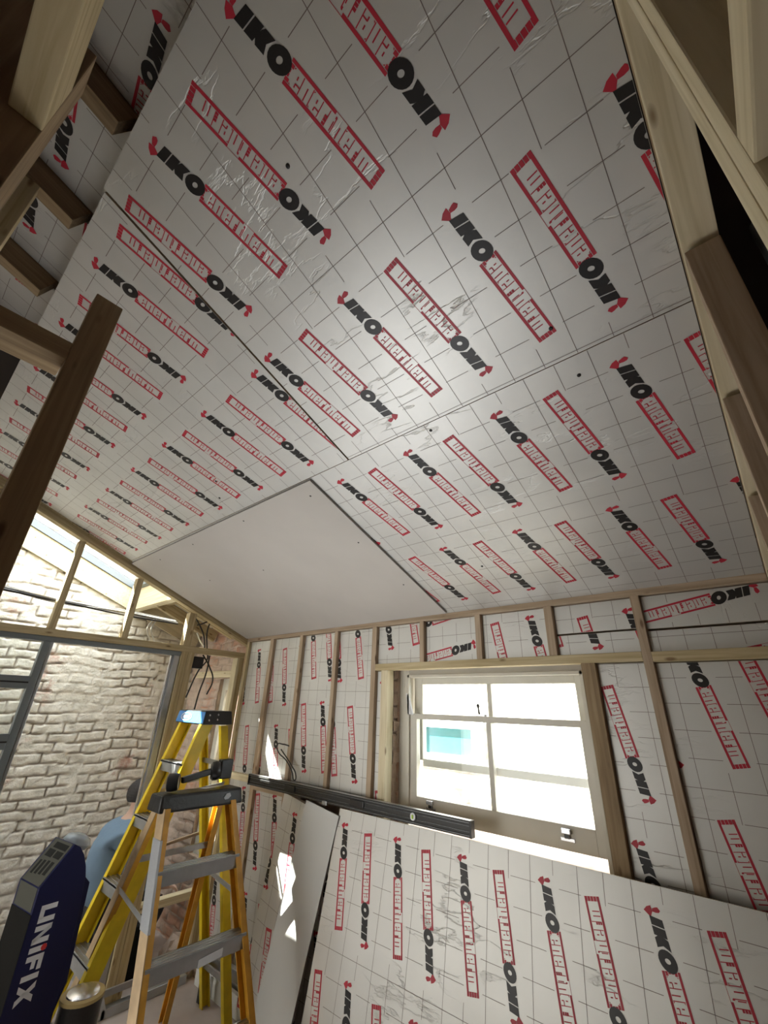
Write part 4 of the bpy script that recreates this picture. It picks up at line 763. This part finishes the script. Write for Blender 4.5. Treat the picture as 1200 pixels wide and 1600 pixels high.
tube('hook', [(-3.675, 1.68, 0.30), (-3.672, 1.68, 0.24), (-3.672, 1.665, 0.20), (-3.672, 1.65, 0.21)], 0.006, STEEL, tb, (-3.675, 1.68, 0.25))
o = timber('metal_bar', (-3.56, 1.72, 0.755), (-3.56, 2.08, 0.80), 0.02, (1, 0, 0), 0.018, STUD); tag(o, 'thin pale bar across the narrow opening behind the ladder', 'bar')
# rubble heap against the brick seen through the narrow opening
def rubble(name, c, r, n, mat, label):
    bm = bmesh.new()
    for i in range(n):
        p = Vector((random.gauss(0, r[0]), random.gauss(0, r[1]), 0)); h = max(0.03, r[2]*(1-abs(p.x)/(2.6*r[0]))*(1-abs(p.y)/(2.6*r[1]))); p.z = random.uniform(0.02, h)
        s_ = random.uniform(0.03, 0.075); mt = Matrix.Translation(p) @ Matrix.Rotation(random.random()*6, 4, random.choice('XYZ')) @ Matrix.Diagonal((s_*1.4, s_, s_*0.8, 1))
        bmesh.ops.create_icosphere(bm, subdivisions=1, radius=1.0, matrix=mt)
    me = bpy.data.meshes.new(name); bm.to_mesh(me); bm.free(); me.materials.append(mat); o = link(name, me); o.location = c; return tag(o, label, 'rubble', None, 'stuff')
rubble('brick_rubble', (-3.70, 2.13, 0), (0.07, 0.02, 0.22), 40, BRICKR, 'heap of broken brick against the wall behind the narrow opening')
# black trestle foot and skirting offcut right of the opening
tf = empty('trestle', (-3.2, 2.07, 0), 'black legged metal trestle foot standing by the window wall behind the ladder', 'trestle')
m = MB((-3.2, 2.06, 0)); m.box((-3.215, 2.045, 0.0), (-3.185, 2.075, 0.22), BLK); m.build('leg', tf, 0.003)
m = MB((-3.1, 2.08, 0.2)); m.beam((-3.22, 2.06, 0.215), (-2.86, 2.10, 0.20), (0, 0.03, 0), (0, 0, 0.055), ALU); m.build('rail', tf, 0.003)
m = MB((-3.1, 2.12, 0.05)); m.box((-3.40, 2.125, 0.0), (-2.72, 2.150, 0.10), WHITEB); tag(m.build('skirting_offcut', None, 0.003), 'pale skirting offcut standing along the foot of the window wall', 'board offcut')
# ------------------------------------------------------------------ crouching person
def skin(name, verts, edges, radii, mat, root=0, parent=None, sub=2):
    me = bpy.data.meshes.new(name); me.from_pydata([tuple(v) for v in verts], edges, []); tmp = bpy.data.objects.new('tmp', me); C.objects.link(tmp)
    md = tmp.modifiers.new('s', 'SKIN'); ss = tmp.modifiers.new('ss', 'SUBSURF'); ss.levels = sub; ss.render_levels = sub
    for i, r_ in enumerate(radii): me.skin_vertices[0].data[i].radius = (r_, r_) if not isinstance(r_, tuple) else r_; me.skin_vertices[0].data[i].use_root = (i == root)
    dg = bpy.context.evaluated_depsgraph_get(); dg.update(); out = bpy.data.meshes.new_from_object(tmp.evaluated_get(dg)); out.name = name; bpy.data.objects.remove(tmp)
    out.materials.clear(); out.materials.append(mat)
    for p in out.polygons: p.use_smooth = True
    return link(name, out, parent)
SKIN = plain('skin', (0.62, 0.40, 0.30), 0.55); DENIM = plain('light_denim', (0.17, 0.25, 0.34), 0.8, bump=0.5, bscale=22, var=0.25); DARKT = plain('dark_trousers', (0.03, 0.03, 0.035), 0.8, bump=0.3); HAIR = plain('dark_hair', (0.035, 0.03, 0.028), 0.7, bump=0.5, bscale=80)
PO = Vector((-4.02, 1.72, 0))
pr = empty('person', PO, 'person crouching beyond the partition in a light blue denim shirt, half hidden by the ladders', 'person')
V, E, Rr = [], [], []
def av(p, r_, par=None):
    V.append(Vector(p)); Rr.append(r_)
    if par is not None: E.append((par, len(V)-1))
    return len(V)-1
pel = av((0, -0.02, 0.36), 0.125); w1 = av((0, -0.07, 0.52), 0.12, pel); ch = av((0.0, -0.06, 0.68), 0.135, w1); sh = av((0, 0.0, 0.80), 0.10, ch); nk = av((0, 0.03, 0.88), 0.052, sh); hd = av((0, 0.055, 0.96), 0.075, nk); ht = av((0, 0.06, 1.04), 0.078, hd)
sleeves, legs_ = [], []
for s_ in (-1, 1):
    so = av((s_*0.16, 0.0, 0.77), 0.062, sh); el_ = av((s_*0.20, 0.10, 0.56), 0.044, so); wr = av((s_*0.14, 0.26, 0.46), 0.028, el_); pm = av((s_*0.13, 0.33, 0.44), 0.032, wr)
    sleeves.append((so, el_, wr))
    for f in range(4):
        k1 = av((s_*(0.10+0.02*f), 0.375, 0.435), 0.010, pm); k2 = av((s_*(0.10+0.02*f), 0.405-0.004*abs(f-1), 0.42), 0.009, k1); av((s_*(0.10+0.02*f), 0.415, 0.395), 0.008, k2)
    t1_ = av((s_*0.09, 0.335, 0.46), 0.011, pm); av((s_*0.075, 0.365, 0.45), 0.009, t1_)
    hp = av((s_*0.10, 0.0, 0.33), 0.10, pel); kn = av((s_*0.15, 0.33, 0.36), 0.062, hp); ak = av((s_*0.14, 0.12, 0.07), 0.042, kn); to = av((s_*0.15, 0.24, 0.035), 0.035, ak)
    legs_.append((hp, kn, ak, to))
body = skin('body', V, E, Rr, SKIN, pel, pr)
def limb(name, ids, grow, mat):
    vv, ee, rr = [], [], []
    for ch_ in ids:
        for j, k in enumerate(ch_):
            vv.append(V[k]); rr.append(Rr[k]+(0.05 if (name == 'shirt' and k in (pel, w1, ch, sh)) else grow))
            if j: ee.append((len(vv)-2, len(vv)-1))
    # merge shared joints
    key = {}; mp_ = []; v2 = []; r2 = []
    for v_, r_ in zip(vv, rr):
        t_ = tuple(round(c, 4) for c in v_)
        if t_ not in key: key[t_] = len(v2); v2.append(v_); r2.append(r_)
        mp_.append(key[t_])
    return skin(name, v2, list({tuple(sorted((mp_[a_], mp_[b_]))) for a_, b_ in ee if mp_[a_] != mp_[b_]}), r2, mat, 0, pr)
limb('shirt', [(pel, w1, ch, sh, nk), (sh, *sleeves[0]), (sh, *sleeves[1])], 0.03, DENIM)
limb('trousers', [(pel, *legs_[0][:3]), (pel, *legs_[1][:3])], 0.014, DARKT)
m = MB((0, 0, 0))
bm = bmesh.new(); bmesh.ops.create_uvsphere(bm, u_segments=24, v_segments=16, radius=1, matrix=Matrix.Translation((0, 0.045, 1.03)) @ Matrix.Diagonal((0.093, 0.108, 0.100, 1)))
bmesh.ops.delete(bm, geom=[v for v in bm.verts if v.co.y > 0.09 and v.co.z < 1.07 or v.co.z < 0.965], context='VERTS')
me = bpy.data.meshes.new('hair'); bm.to_mesh(me); bm.free(); me.materials.append(HAIR); ho = link('hair', me, pr)
for s_ in (-1, 1):
    k = MB((0, 0, 0)); k.lathe((s_*0.090, 0.065, 0.985), (s_, -0.3, 0), [(0.018, 0), (0.022, 0.008), (0.016, 0.014)], SKIN, 14); eo = k.build('ear', None, 0, True); eo.parent = pr; eo.location = (0, 0, 0)
k = MB((0, 0, 0)); k.hexa([(-0.014, 0.135, 0.965), (0.014, 0.135, 0.965), (0.010, 0.165, 0.962), (-0.010, 0.165, 0.962), (-0.007, 0.130, 1.02), (0.007, 0.130, 1.02), (0.005, 0.140, 1.018), (-0.005, 0.140, 1.018)], SKIN); no_ = k.build('nose', None, 0.004); no_.parent = pr; no_.location = (0, 0, 0)
pr.rotation_euler = (0, 0, R(-12))
